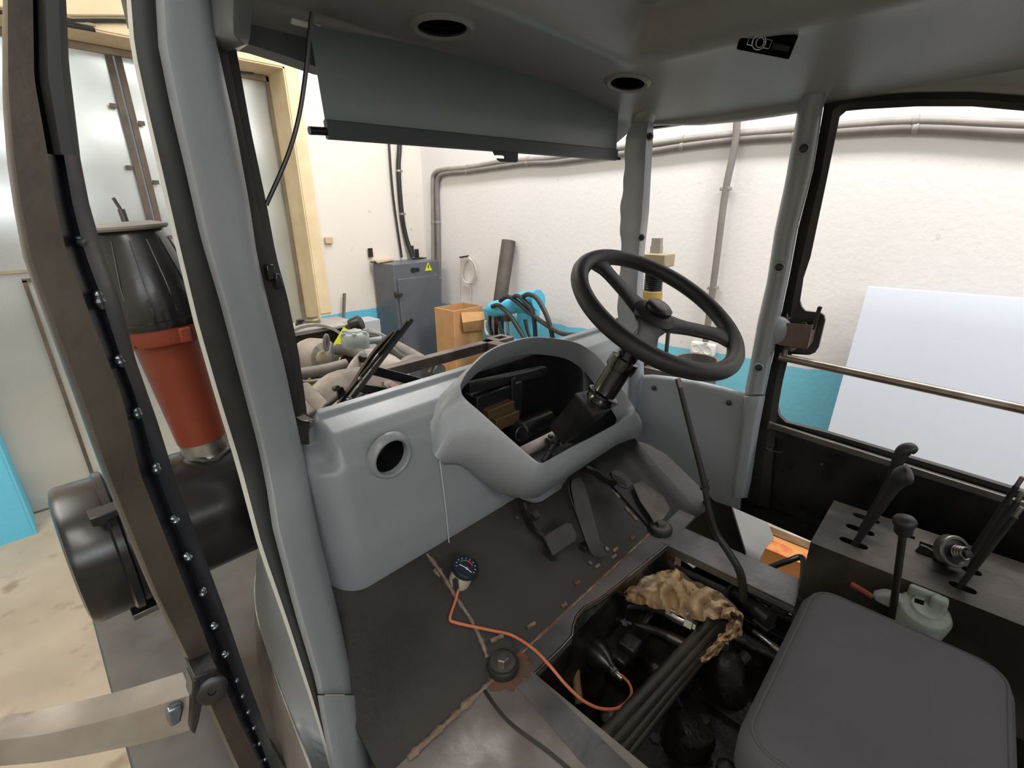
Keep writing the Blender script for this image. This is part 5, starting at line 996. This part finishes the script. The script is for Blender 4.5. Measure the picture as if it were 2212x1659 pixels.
gp = smooth_path([U(1918, 1074, x=x3), U(1932, 1050, x=x3), U(1944, 1034, x=x3), U(1957, 1026, x=x3), U(1970, 1024, x=x3)], 6); n_ = len(gp)
m = MB(); m.tube(gp, [.011 + .012 * ss(i / n_ * 1.5) - .012 * ss((i / n_ - .85) / .15) for i in range(n_)], 14); m.build('knob_grip', GRIP, h)
# knob lever between seat and console
xk = cXl - .05
h, b, t = lever('control_lever', 'single lever with a mushroom knob rising between seat and console', (1929, 1318), (1951, 1148), xk, .0075, .0075, -.1)
d = (t - b).normalized(); m = MB(); m.lathe([(.012, -.016), (.017, -.010), (.018, .006), (.022, .012), (.023, .02), (.018, .028), (.008, .032), (0, .033)], U(1952, 1142, x=xk), d, 24); m.build('mushroom_knob', GRIP, h)
# three slim rods at the back of the console
for k, (bs_, tp, xx, lb) in enumerate((((2096, 1200), (2196, 1050), sl[4][1] + .05, 'slim bare lever rod on the console, farthest from the seat'), ((2092, 1232), (2198, 1082), sl[4][1], 'slim bare lever rod on the console, middle of the three'), ((2074, 1266), (2192, 1116), sl[3][1], 'slim bare lever rod on the console, nearest the seat'))):
    h, b, t = lever('slim_lever', lb, bs_, tp, xx, .0065, .006); h['group'] = 'slim lever rods at the back of the console'
    e = (t - b).normalized(); m = MB(); m.lathe([(.0048, 0), (.0048, .024), (.004, .026), (0, .026)], t, e, 12); m.build('threaded_tip', BARESTEEL, h)
# roller and cut plate
RL = thing('bearing_roller', 'steel roller with a spring standing on a cut plate on the console', 'roller', U(2055, 1220, z=CZ))
p = U(2056, 1190, z=CZ + .045); rax = V(-.62, -.62, .48).normalized()
m = MB(); m.lathe([(.022, -.012), (.036, -.012), (.038, -.009), (.038, .010), (.036, .012), (.030, .012), (.028, .006), (.02, .006)], p, rax, 32); m.build('roller_ring', BARESTEEL, RL)
m = MB(); ra_ = rax.orthogonal().normalized(); rb_ = rax.cross(ra_)
m.tube([p + rax * (.008 + .030 * i / 60) + (ra_ * math.cos(i * .42) + rb_ * math.sin(i * .42)) * .014 for i in range(61)], .0028, 6); m.build('roller_spring', BARESTEEL, RL)
m = MB(); m.lathe([(.029, -.02), (.029, .006), (.010, .008), (.009, .045), (0, .046)], p, rax, 24); m.build('roller_hub', DARKSTEEL, RL)
m = MB(); m.bar(p - rax * .015, V(p.x + .01, p.y + .012, CZ), .03, .012); m.build('roller_post', DARKSTEEL, RL, smooth=False)
CPL = thing('cut_plate', 'rough flame cut steel plate welded upright on the console', 'plate', U(1990, 1200, z=CZ))
m = MB(); x_ = U(1975, 1190, z=CZ).x; m.poly([U(a_, b_, x=x_) for a_, b_ in ((1960, 1225), (1972, 1196), (1988, 1178), (2000, 1182), (2030, 1200), (2025, 1224), (2040, 1240), (2020, 1238))], (.008, 0, 0)); m.build('plate', DARKSTEEL, CPL, smooth=False)
# grey valve casting between seat and console
VC = thing('valve_casting', 'pale grey cast valve body with a black label beside the seat', 'valve', U(1990, 1330, x=xk) - V(0, 0, .08))
CASTG = mat('pale_grey_casting', S(150, 158, 154), .5, c2=S(128, 136, 132), scale=14, bump=.15, bscale=80)
p = U(1995, 1322, x=xk + .02); m = MB(); m.lathe([(.05, -.06), (.052, .0), (.046, .012), (.030, .016), (.028, .022), (0, .022)], p, V(-.25, -.1, 1), 28); m.build('valve_body', CASTG, VC, bevel=.002)
m = MB(); m.box(U(1995, 1292, x=xk + .04), (.02, .06, .045)); m.box(U(2024, 1314, x=xk + .03), (.03, .03, .06)); m.build('valve_lugs', CASTG, VC, bevel=.006)
m = MB(); m.poly([U(a_, b_, x=xk) for a_, b_ in ((1882, 1288), (1905, 1284), (1935, 1290), (1960, 1308), (1950, 1325), (1915, 1312), (1890, 1300))], (.03, 0, 0)); m.build('valve_flange', CASTG, VC, bevel=.005)
m = MB(); q_ = [U(a_, b_, x=xk - .035) for a_, b_ in ((1976, 1292), (1997, 1298), (1995, 1308), (1975, 1301))]; m.poly(q_, (.012, 0, 0)); m.build('label_plate', BLACK, VC, smooth=False, label='small black label plate')
m = MB(); m.tube([U(1838, 1262, x=xk), U(1862, 1275, x=xk), U(1884, 1290, x=xk)], .007, 10); m.build('red_pipe', mat('red_pipe', S(120, 50, 46), .5), VC)
# cable running from the console down to the floor gap
c = MB(); c.tube(smooth_path([V(cXl, cY - .01, .04), U(1735, 1208, z=.0), U(1700, 1213, z=-.02), U(1655, 1230, z=-.06), U(1640, 1240, z=-.12)], 6), .010, 10); tag(c.build('console_cable', HOSE), 'black cable leaving the front of the lever console towards the floor gap', 'cable')
# ---------------------------------------------------------------- seat
SEATM = mat('charcoal_seat_cloth', S(66, 65, 70), .85, c2=S(58, 57, 62), scale=3, bump=.12, bscale=420)
SZ = .30
pFR = U(1768, 1246, z=SZ); pRR = U(2206, 1452, z=SZ); pFL = U(1566, 1578, z=SZ)
sx0, sx1, sy1, sy0 = pFL.x, (pFR.x + pRR.x) / 2, (pFR.y + pFL.y) / 2, pRR.y
ST = thing('operator_seat', 'charcoal padded cab seat with rounded corners folded down in the foreground', 'seat', ((sx0 + sx1) / 2, (sy0 + sy1) / 2, 0))
def rrect(x0, x1, y0, y1, r, z, n=8):
    P_ = []
    for cx_, cy_, a0 in ((x1 - r, y1 - r, 0), (x0 + r, y1 - r, 90), (x0 + r, y0 + r, 180), (x1 - r, y0 + r, 270)):
        for k in range(n + 1): t = math.radians(a0 + 90 * k / n); P_.append(V(cx_ + r * math.cos(t), cy_ + r * math.sin(t), z))
    return P_
def cushion(x0, x1, y0, y1, z0, z1, r, e, crown=.0):
    rows = []
    for ins, z in ((e, z0), (e * .3, z0 + e * .35), (0, z0 + e), (0, z1 - e), (e * .3, z1 - e * .35), (e * .75, z1 - e * .06), (e * 1.3, z1)): rows.append(rrect(x0 + ins, x1 - ins, y0 + ins, y1 - ins, max(r - ins * .6, .012), z))
    ww = min(x1 - x0, y1 - y0) / 2 - e * 1.3
    for f, c_ in ((.3, .6), (.6, .9), (.9, 1.)):
        i_ = e * 1.3 + ww * f; rows.append(rrect(x0 + i_, x1 - i_, y0 + i_, y1 - i_, max(.003, min(r, ww * (1 - f)) * .8), z1 + crown * c_))
    mm = MB(); mm.loft(rows); return mm
m = cushion(sx0, sx1, sy0, sy1, SZ - .12, SZ, .05, .034, .004); m.build('backrest_shell', SEATM, ST, angle=75)
m = MB(); m.ring(rrect(sx0 + .014, sx1 - .014, sy0 + .014, sy1 - .014, .042, SZ - .0085), .0024, 6); m.build('piping', SEATM, ST)
m = cushion(sx0 - .07, sx1 - .0, sy0 - .02, sy1 - .02, SZ - .26, SZ - .125, .05, .03, .004); m.build('seat_cushion', mat('taupe_seat_side', S(72, 64, 58), .85, c2=S(64, 57, 52), scale=4, bump=.1, bscale=300), ST, angle=75)
m = MB(); m.b2((sx0 + .06, sy0 + .04, -.02), (sx1 - .08, sy1 - .08, SZ - .23)); m.build('seat_base', BLACK, ST, bevel=.01)
m = MB(); m.tube([V(sx0 - .01, sy1 - .06, SZ - .12), V(sx0 - .01, sy0, SZ - .12)], .006, 8); m.build('hinge_rod', DARKSTEEL, ST)
# ---------------------------------------------------------------- engine side: seen over the dashboard
DUSTY = mat('dusty_engine_casting', S(168, 158, 148), .75, c2=S(132, 122, 114), scale=7, c3=S(98, 88, 80), s3=5, lo3=.6, hi3=.75, bump=.25, bscale=50)
DPIPE = mat('dusty_grey_pipe', S(124, 119, 112), .6, c2=S(104, 98, 92), scale=9, bump=.05, bscale=60)
RADM = mat('dusty_radiator_frame', S(150, 148, 142), .7, c2=S(118, 114, 108), scale=7)
RDK = mat('rusty_dark_shroud', S(58, 48, 44), .7, c2=S(84, 68, 60), scale=9)
EN = thing('engine', 'dusty grey diesel engine beyond the dashboard', 'engine', (1.05, 2.0, -.5))
yE = 2.0
m = MB(); m.b2((.72, 1.25, -.6), (1.45, 2.30, .0)); m.build('engine_block', mat('grimy_engine_block', S(92, 84, 77), .8, c2=S(64, 58, 53), scale=7, c3=S(140, 130, 120), s3=5, lo3=.5, hi3=.7, bump=.3, bscale=40), EN, bevel=.04, seg=3)
m = MB(); rows = []
for (px, py, y_, w_, h_) in ((742, 862, 1.5, .05, .05), (752, 832, 1.55, .052, .05), (768, 800, 1.65, .055, .05), (792, 780, 1.75, .06, .05), (830, 786, 1.75, .065, .045), (862, 806, 1.6, .06, .045), (880, 835, 1.45, .05, .04)):
    c_ = U(px, py, y=y_); rows.append([c_ + V(w_ * math.cos(q), .0 + w_ * .8 * math.cos(q), h_ * math.sin(q)) for q in [2 * math.pi * j / 14 for j in range(14)]])
rr = list(zip(*[smooth_path([r_[k] for r_ in rows], 4) for k in range(14)])); m.loft([list(r_) for r_ in rr]); m.build('intake_elbow', DUSTY, EN, angle=80)
al = U(690, 772, y=2.05); m = MB(); m.lathe([(.0, -.12), (.05, -.12), (.075, -.10), (.085, -.06), (.085, .02), (.07, .045), (.05, .05), (.03, .05), (.028, .07), (0, .07)], al, V(.15, -1, .1), 30); at = m.build('alternator', DUSTY, EN)
m = MB(); 
for k in range(6): t = k * math.pi / 3; u_ = V(math.cos(t), .1, math.sin(t)); m.bar(al + V(.01, -.055, 0) + u_ * .025, al + V(.01, -.05, 0) + u_ * .075, .012, .012)
m.build('alternator_ribs', CASTG, at, smooth=False)
m = MB(); m.lathe([(.032, 0), (.032, .02), (.02, .026), (0, .026)], U(697, 773, y=1.98), V(.1, -1, .1), 20); m.build('alternator_cap', mat('brass_dull', S(150, 140, 118), .5, .4), at)
FY = mat('yellow_fan_paint', S(206, 214, 40), .5)
fc = U(696, 808, y=2.35)
for px, py in ((640, 792), (727, 762), (700, 826), (724, 818), (655, 840)):
    e_ = U(px, py, y=2.35); u_ = (e_ - fc).normalized(); w_ = V(-u_.z, .35, u_.x); a = fc + u_ * .06; b = fc + u_ * .27; m = MB(); m.poly([a - w_ * .03, a + w_ * .03, b + w_ * .04, b - w_ * .035], (0, .003, 0)); m.build('fan_blade', FY, EN, smooth=False, label='bright yellow fan blade')
m = MB(); m.lathe([(.06, -.04), (.06, .02), (0, .03)], fc, (0, -1, 0), 20); m.build('fan_hub', DARKSTEEL, EN)
cp = U(768, 738, y=1.95); m = MB(); m.lathe([(.055, -.05), (.062, 0), (.062, .03), (.055, .04), (.036, .043), (.032, .052), (0, .052)], cp, (0, 0, 1), 26); k = m.build('fuel_pump', CASTG, EN)
m = MB()
for q in range(6): t = q * math.pi / 3; m.lathe([(.010, -.02), (.010, .048), (0, .05)], cp + V(.052 * math.cos(t), .052 * math.sin(t), 0), (0, 0, 1), 8)
m.build('pump_bolts', CASTG, k); m = MB(); m.tube([cp + V(.06, 0, -.01), cp + V(.12, -.02, -.01)], .016, 12); m.tube([cp + V(-.035, -.05, -.04), cp + V(-.035, -.09, -.08)], .013, 10); m.build('pump_ports', CASTG, k)
def epipe(pts, y, r, nm, mt=DPIPE, n=6):
    mm = MB(); ys_ = y if isinstance(y, (list, tuple)) else [y] * len(pts); mm.tube(smooth_path([U(a_, b_, y=q_) for (a_, b_), q_ in zip(pts, ys_)], n), r, 12); return mm.build(nm, mt, EN)
epipe([(742, 710), (770, 714), (800, 722), (830, 738), (860, 752), (895, 772), (925, 790), (950, 802)], [2.5, 2.45, 2.4, 2.3, 2.2, 2.0, 1.9, 1.8], .036, 'coolant_pipe')
epipe([(800, 728), (820, 732), (838, 745), (858, 768), (880, 782)], [2.2, 2.15, 2.1, 2.0, 1.9], .026, 'coolant_hose', HOSE)
epipe([(728, 755), (752, 756), (772, 762), (790, 775)], [2.0, 1.95, 1.9, 1.8], .026, 'coolant_hose', mat('dusty_hose', S(96, 90, 84), .7))
epipe([(640, 808), (680, 802), (715, 795), (748, 786)], 1.75, .022, 'water_pipe')
epipe([(860, 800), (890, 780), (920, 790), (935, 797)], [1.7, 1.75, 1.8, 1.8], .03, 'injector_pipe')
epipe([(640, 822), (660, 826), (690, 822), (720, 815)], 1.6, .008, 'fuel_line'); epipe([(690, 822), (688, 840), (684, 855)], 1.55, .007, 'fuel_line'); epipe([(690, 822), (705, 832), (730, 832)], 1.55, .007, 'fuel_line')
m = MB(); m.tube([U(655, 838, y=1.45), U(690, 872, y=1.38), U(720, 905, y=1.3)], .022, 14); m.build('filter_housing', DUSTY, EN)
m = MB(); m.lathe([(.016, 0), (.016, .03), (0, .032)], U(782, 778, y=1.68), (0, -.5, .8), 6); m.build('elbow_bolt', DARKSTEEL, EN, smooth=False)
m = MB(); m.lathe([(.016, -.03), (.016, .012), (.024, .014), (.024, .03), (.016, .034), (.016, .05), (0, .05)], U(934, 790, y=1.7), (.2, -.3, .9), 8); m.build('bright_union', CHROME, EN, smooth=False)
m = MB(); m.ring([U(705 + 4 * math.cos(t), 740 - 16 * math.sin(t) , y=1.95) for t in np.linspace(0, 6.28, 16)[:-1]], .008, 8); m.build('lifting_eye', DPIPE, EN)
m = MB(); bc_ = U(812, 880, y=1.28); m.lathe([(.0, -.12), (.16, -.12), (.165, -.02), (.15, .0), (.10, .02), (.06, .03), (0, .03)], bc_ + V(0, .1, -.06), V(-.1, -1, .25), 28); m.build('bell_housing', DUSTY, EN)
for px, py, y_ in ((745, 905, 1.22), (780, 850, 1.3), (838, 838, 1.35), (868, 862, 1.25)): m = MB(); p = U(px, py, y=y_); m.lathe([(.012, -.03), (.012, .01), (.018, .012), (.018, .024), (0, .026)], p, V(-.1, -.6, .8), 6); m.build('housing_bolt', DUSTY, EN, smooth=False)
m = MB(); a = U(690, 905, y=1.25); b = U(760, 862, y=1.3); m.bar(a, b, .05, .012, (0, -.5, 1)); m.build('engine_bracket', DUSTY, EN, bevel=.003)
epipe([(668, 905), (700, 912), (740, 900), (790, 880)], 1.22, .018, 'return_pipe'); epipe([(660, 850), (672, 868), (700, 860), (730, 870), (760, 866)], 1.5, .006, 'fuel_line', HOSE)
m = MB(); m.b2(U(800, 846, y=1.6), U(862, 822, y=1.75)); m.build('rocker_cover', DUSTY, EN, bevel=.012, seg=3)
RD = thing('radiator', 'radiator with a pale dusty top plate and rusty dark shroud', 'radiator', (1.05, 2.55, -.5))
m = MB(); tp_ = [U(600, 721, y=2.5), U(760, 696, y=2.5)]; zz = (tp_[0].z + tp_[1].z) / 2; x0_, x1_ = tp_[0].x - .35, tp_[1].x + .02
m.b2((x0_, 2.45, zz - .015), (x1_, 2.72, zz)); m.build('top_plate', RADM, RD, bevel=.003)
m = MB(); sh = [(x0_, 2.5), (x1_, 2.5)]; m.b2((x0_ + .01, 2.47, -.6), (x1_ - .01, 2.70, zz - .015)); sh = m.build('shroud', RDK, RD, smooth=False); cut(sh, MB().lathe([(.235, -.1), (.235, .08)], V(fc.x, 2.47, fc.z), (0, 1, 0), 40))
m = MB(); m.lathe([(.235, -.035), (.25, -.035), (.25, .0), (.235, .0)], V(fc.x, 2.47, fc.z), (0, 1, 0), 40, False); m.build('fan_ring', RADM, RD)
m = MB(); m.b2((fc.x - .26, 2.56, fc.z - .3), (fc.x + .26, 2.57, zz - .03)); m.build('radiator_core', BLACK, RD, smooth=False)
for i, (px, py, w_, lb) in enumerate(((651, 706, .055, 'small dark fitting lying on the pale radiator plate'), (676, 698, .075, 'round brass coloured fitting lying on the pale radiator plate'))):
    p = U(px, py, z=zz); p.y = min(max(p.y, 2.5), 2.66); m = MB(); m.lathe([(w_ * .55, 0), (w_ * .55, .02), (w_ * .4, .028), (w_ * .4, .04), (0, .04)], V(p.x, p.y, zz), (0, 0, 1), 8 if i == 0 else 16); tag(m.build('loose_fitting', BLACK if i == 0 else mat('dull_brass', S(122, 112, 84), .5, .4), smooth=i == 1), lb, 'fitting')
m = MB(); m.lathe([(.04, 0), (.045, .02), (.045, .06), (.03, .07), (0, .07)], U(758, 706, y=2.45), (.6, -.5, .3), 16); m.build('hose_neck', BLACK, RD)
# bonnet frame
HF = thing('bonnet_frame', 'bare steel rectangular bonnet frame of welded square tube', 'frame', (.95, 1.4, .45))
def rail(a, b, y0, y1, w, h, nm='frame_rail', mt=None):
    mm = MB(); mm.bar(U(*a, y=y0), U(*b, y=y1), w, h, (0, 0, 1)); return mm.build(nm, mt or RAILM, HF, smooth=False)
RAILM = mat('dusty_frame_steel', S(116, 108, 104), .5, .45, c2=S(84, 72, 68), scale=8)
zr = U(930, 778, y=1.45).z
a = U(815, 806, z=zr); b = U(1060, 747, z=zr); yR = (a.y + b.y) / 2
a = V(U(812, 806, y=yR).x, yR, zr); b = V(U(1062, 748, y=yR).x, yR, zr)
m = MB(); m.bar(a, b, .04, .04, (0, 0, 1)); m.build('frame_rail', RAILM, HF, bevel=.003)
y2 = U(950, 824, z=zr).y; a2 = V(U(872, 850, y=y2).x, y2, zr); b2_ = V(b.x, y2, zr)
m = MB(); m.bar(a2, b2_, .04, .04, (0, 0, 1)); m.build('frame_rail', RAILM, HF, bevel=.003)
m = MB(); m.bar(V(b.x - .02, yR + .02, zr), V(b2_.x - .02, y2, zr), .05, .04, (0, 0, 1)); m.build('end_rail', RAILM, HF, bevel=.003)
m = MB(); m.b2((b.x, yR - .04, zr - .2), (b.x + .1, yR + .04, zr + .02)); pl_ = m.build('end_plate', RAILM, HF, smooth=False); cut(pl_, MB().b2((b.x + .03, yR - .02, zr - .1), (b.x + .08, yR + .02, zr + .1)))
rd = mat('rusty_red_bar', S(128, 92, 80), .6, .2, c2=S(104, 74, 64), scale=9)
m = MB(); m.bar(U(802, 812, y=1.55), U(868, 850, y=1.25), .03, .03); m.build('brace', rd, HF, smooth=False)
# black wiper linkage bars
LK = thing('wiper_linkage', 'two flat black linkage bars running from the wiper to the cowl', 'linkage', U(870, 845, y=1.15))
for (p0_, p1_) in (((806, 800), (942, 835)), ((778, 838), (880, 856))):
    m = MB(); m.bar(U(*p0_, y=1.22), U(*p1_, y=1.10), .004, .028, (0, 0, 1)); m.build('link_bar', BLACK, LK, smooth=False)
m = MB(); m.b2(U(876, 852, y=1.09), U(935, 836, y=1.12) + V(0, 0, -.02)); m.build('link_pivot', BLACK, LK, smooth=False)
WP = thing('windscreen_wiper', 'black wiper arm and blade raised in front of the dashboard', 'wiper', U(714, 915, y=1.12))
yw = 1.13
bl0, bl1 = U(890, 690, y=yw), U(722, 912, y=yw)
m = MB(); m.sweep(smooth_path([bl0, lerp(bl0, bl1, .5) + V(-.004, 0, -.003), bl1], 8), [(-.004, -.005), (.004, -.005), (.0015, .006), (-.0015, .006)], (0, -1, 0)); m.build('blade', PLASTIC, WP, smooth=False)
m = MB(); 
for p0_, p1_, w_ in (((880, 694), (826, 762), .006), ((860, 712), (818, 765), .005), ((826, 760), (765, 832), .008), ((765, 832), (735, 868), .007), ((735, 868), (716, 902), .005)): m.bar(U(*p0_, y=yw - .006), U(*p1_, y=yw - .006), w_, .006, (0, -1, 0))
m.build('blade_bridge', BLACK, WP, smooth=False)
m = MB(); m.sweep(smooth_path([U(850, 718, y=yw + .01), U(806, 765, y=yw + .012), U(762, 832, y=yw + .01), U(738, 866, y=yw + .01), U(706, 922, y=yw + .01)], 5), [(-.006, -.005), (.006, -.005), (.006, .005), (-.006, .005)], (0, -1, 0)); m.build('arm', BLACK, WP, smooth=False)
m = MB(); m.poly([U(a_, b_, y=yw + .015) for a_, b_ in ((730, 836), (742, 836), (748, 850), (744, 868), (734, 866), (730, 850))], (0, .01, 0)); m.tube([U(722, 840, y=yw + .02), U(730, 838, y=yw)], .008, 10); m.build('arm_pivot', BLACK, WP, bevel=.002)
m = MB(); m.tube(smooth_path([U(735, 852, y=yw + .03), U(712, 872, y=yw + .03), U(704, 878, y=yw + .03), U(696, 892, y=yw + .02), U(684, 912, y=yw)], 4), .007, 8); m.build('drive_arm', mat('olive_dark_link', S(56, 52, 42), .5), WP)
m = MB(); m.lathe([(.008, 0), (.008, .01), (.005, .012)], U(752, 862, y=yw), (0, -1, 0), 10); m.lathe([(.006, 0), (.006, .006), (0, .006)], U(777, 818, y=yw - .006), (0, -1, 0), 8); m.build('pivot_clip', CHROME, WP)
# ---------------------------------------------------------------- air cleaner outside on the left
YA, ZA, RA = 1.19, .40, .145
AF = thing('air_cleaner', 'large black horizontal air cleaner drum outside the left pillar', 'air cleaner', (.25, YA, ZA - RA))
xl = U(92, 1190, y=YA).x; dc = U(150, 1205, y=YA)
DRUMP = mat('glossy_black_drum', S(24, 23, 24), .36, 0, c2=S(46, 42, 40), scale=4, lo=.5, hi=.75, rvar=.1, bump=.02, bscale=40)
m = MB(); R_ = RA
m.lathe([(.0, .0), (R_ - .02, .0), (R_ - .004, .004), (R_, .014), (R_, .068), (R_ + .007, .072), (R_ + .007, .084), (R_ - .002, .088), (R_ - .002, .096), (R_ + .007, .100), (R_ + .007, .114), (R_ - .003, .119), (R_ - .003, .60), (0, .60)], V(dc.x, YA, dc.z), (1, 0, 0), 56); m.build('drum', DRUMP, AF, angle=50)
DZ = dc.z
p = U(235, 1118, y=YA - R_ + .01); m = MB(); m.poly([U(a_, b_, y=YA - R_ - .004) for a_, b_ in ((192, 1122), (262, 1098), (266, 1110), (236, 1124), (228, 1134), (200, 1140))], (0, .04, 0)); m.build('drum_catch', BLACK, AF, bevel=.002)
m = MB(); a = U(288, 1338, y=YA - .07); b = U(350, 1322, y=YA - .07); m.b2((a.x, YA - .07, a.z - .006), (b.x + .02, YA + .10, a.z + .008)); m.build('drum_bracket', BARESTEEL, AF, bevel=.002)
# pre-cleaner standing on the drum: neck, red bowl, black cone
PC = thing('pre_cleaner', 'rusty red pre cleaner tube with a black conical top standing on the drum', 'pre cleaner', U(452, 985, y=YA))
n0 = U(450, 985, y=YA); n1 = U(345, 692, y=YA); pax = (n1 - n0).normalized(); Lp = (n1 - n0).length
def ppx(px, py): return U(px, py, y=YA)
def prad(l, r_): return (ppx(*r_) - ppx(*l)).length / 2 * .94
m = MB(); m.lathe([(.047, -.03), (.047, .012), (.049, .014), (.046, .02), (.046, .06), (.04, .06)], n0, pax, 30); m.build('neck', mat('bare_neck_metal', S(168, 164, 156), .35, .7, c2=S(80, 76, 72), scale=16), PC)
m = MB(); m.tube([n0 + pax * .012 + V(.050 * math.cos(t), .050 * math.sin(t), .004 * math.sin(5 * t)) for t in np.linspace(0, 6.28, 40)], [.006 + .002 * math.sin(i * 1.7) for i in range(40)], 8); m.build('neck_weld', DARKSTEEL, PC)
m = MB(); m.lathe([(.044, .05), (.048, .05), (.058, Lp * .84), (.064, Lp * .87), (.082, Lp * .89), (.086, Lp * .92), (.087, Lp * 1.0), (.05, Lp * 1.0)], n0, pax, 40); bw = m.build('bowl', RUSTPAINT, PC)
m = MB(); a = U(398, 722, y=YA - .085); m.box(a, (.02, .022, .03)); m.build('bowl_lug', RUSTPAINT, bw, bevel=.003)
m = MB(); a = U(300, 742, y=YA - .05); m.box(a, (.02, .02, .015)); m.build('bowl_clip', BLACK, bw, bevel=.003)
c0 = n0 + pax * (Lp * .99); ctop = U(272, 482, y=YA); cax = (ctop - c0).normalized(); Lc = (ctop - c0).length
m = MB(); m.lathe([(.090, 0), (.0925, .004), (.0925, .014), (.088, .016), (.088, .05), (.080, Lc * .45), (.060, Lc * .85), (.052, Lc * .95), (.045, Lc)], c0, cax, 40); m.build('cone', DUSTBLACK, PC, angle=50)
m = MB(); m.lathe([(.062, Lc - .012), (.066, Lc - .008), (.066, Lc - .004), (.04, Lc + .002), (0, Lc + .003)], c0, cax, 30); m.build('cone_lid', RADM, PC)
m = MB(); a = c0 + cax * Lc; m.tube([a, a + cax * .025], .006, 10); m.tube([a + cax * .022, a + cax * .045 - V(.006, 0, 0)], .003, 8); m.build('wing_bolt', BARESTEEL, PC)
m = MB(); u_ = cax.cross(V(0, 1, 0)).normalized()
for t in np.linspace(0, 2 * math.pi, 15)[:-1]:
    e = u_ * math.cos(t) + cax.cross(u_) * math.sin(t); m.tube([c0 + e * .0885 + cax * .03, c0 + e * .081 + cax * Lc * .45, c0 + e * .0605 + cax * Lc * .85], .0012, 5)
m.build('cone_ribs', DUSTBLACK, PC)
# ---------------------------------------------------------------- tank below the drum
TKZ = -.06
tk = [U(a_, b_, z=TKZ) for a_, b_ in ((212, 1362), (232, 1460), (268, 1659))]
TX0 = min(v.x for v in tk) ; FT = thing('fuel_tank', 'scuffed bare metal fuel tank top below the black drum on the left', 'tank', (.1, .7, -.5))
TX0 = U(225, 1440, z=TKZ).x
SKE = [U(a_, b_, z=.05) for a_, b_ in ((551, 1285), (556, 1330), (572, 1390), (596, 1460), (626, 1540), (664, 1640), (706, 1750))]
m = MB(); m.poly([V(TX0, -.2, TKZ), V(TX0, 1.75, TKZ), V(.42, 1.75, TKZ), V(.345, 1.42, TKZ)] + [V(p.x - .004, p.y, TKZ) for p in SKE] + [V(.12, -.2, TKZ)], (0, 0, -.58)); m.build('tank_body', SHINY, FT, bevel=.006)
m = MB(); a = U(585, 1600, z=TKZ); m.b2((a.x, a.y - .30, TKZ), (.14, a.y, TKZ + .012)); m.build('tank_step', DARKSTEEL, FT, bevel=.003)
# drum cradle on the tank
m = MB(); m.b2((.10, YA - .10, TKZ), (.13, YA + .10, DZ - R_ + .03)); m.build('drum_cradle', BLACK, FT, smooth=False)
# outer skin of the cab's front left corner
OS = thing('cab_corner_skin', 'bright edged curved sheet of the lower left cab corner', 'cab panel', U(600, 1500, y=1.0))
Lk = [(572, 1206), (560, 1222), (553, 1248), (551, 1285), (556, 1330), (572, 1390), (596, 1460), (626, 1540), (664, 1640), (706, 1750)]
SKZ = .05
m = MB(); rows = []
for i, (px, py) in enumerate(Lk):
    sh = -.25 * max(0., min(1.3, (py - 1000) / 659)); r_ = interp(SL, py) + 8; a = U(px, py, z=SKZ) if i > 2 else U(px, py, z=SKZ + .02 * (3 - i)); c_ = U(r_, py, y=.985 + sh); b = lerp(a, c_, .4) + V(0, .03, .01); rows.append([a, lerp(a, b, .3), b, c_])
rr = list(zip(*[smooth_path([r_[k] for r_ in rows], 5) for k in range(4)])); m.sheet([list(r_) for r_ in rr], -.003); m.build('corner_sheet', GREY, OS, angle=60)
ed_ = smooth_path([r_[0] for r_ in rows], 5)
m = MB(); m.tube(ed_, .0028, 8); m.build('sheet_edge', CHROME, OS)
m = MB(); nE = len(ed_); m.sheet([[p, p + V(-.004 - .004 * i / nE, 0, -.012), p + V(-.006 - .016 * i / nE, 0, -.045), p + V(-.006 - .040 * i / nE, 0, -.12)] for i, p in enumerate(ed_)], .004); m.build('sill_fold', mat('shiny_fold', S(176, 168, 162), .3, .8, c2=S(140, 126, 118), scale=6), OS, angle=60)
# rear of the cab (behind the camera, shades the inside)
m = MB(); m.b2((.12, -1.03, .0), (1.72, -1.0, .75)); m.b2((.12, -1.03, 1.25), (1.72, -1.0, 1.5)); m.b2((.12, -1.03, .75), (.3, -1.0, 1.25)); m.b2((1.5, -1.03, .75), (1.72, -1.0, 1.25)); m.build('rear_panel', GREY, RF, smooth=False)
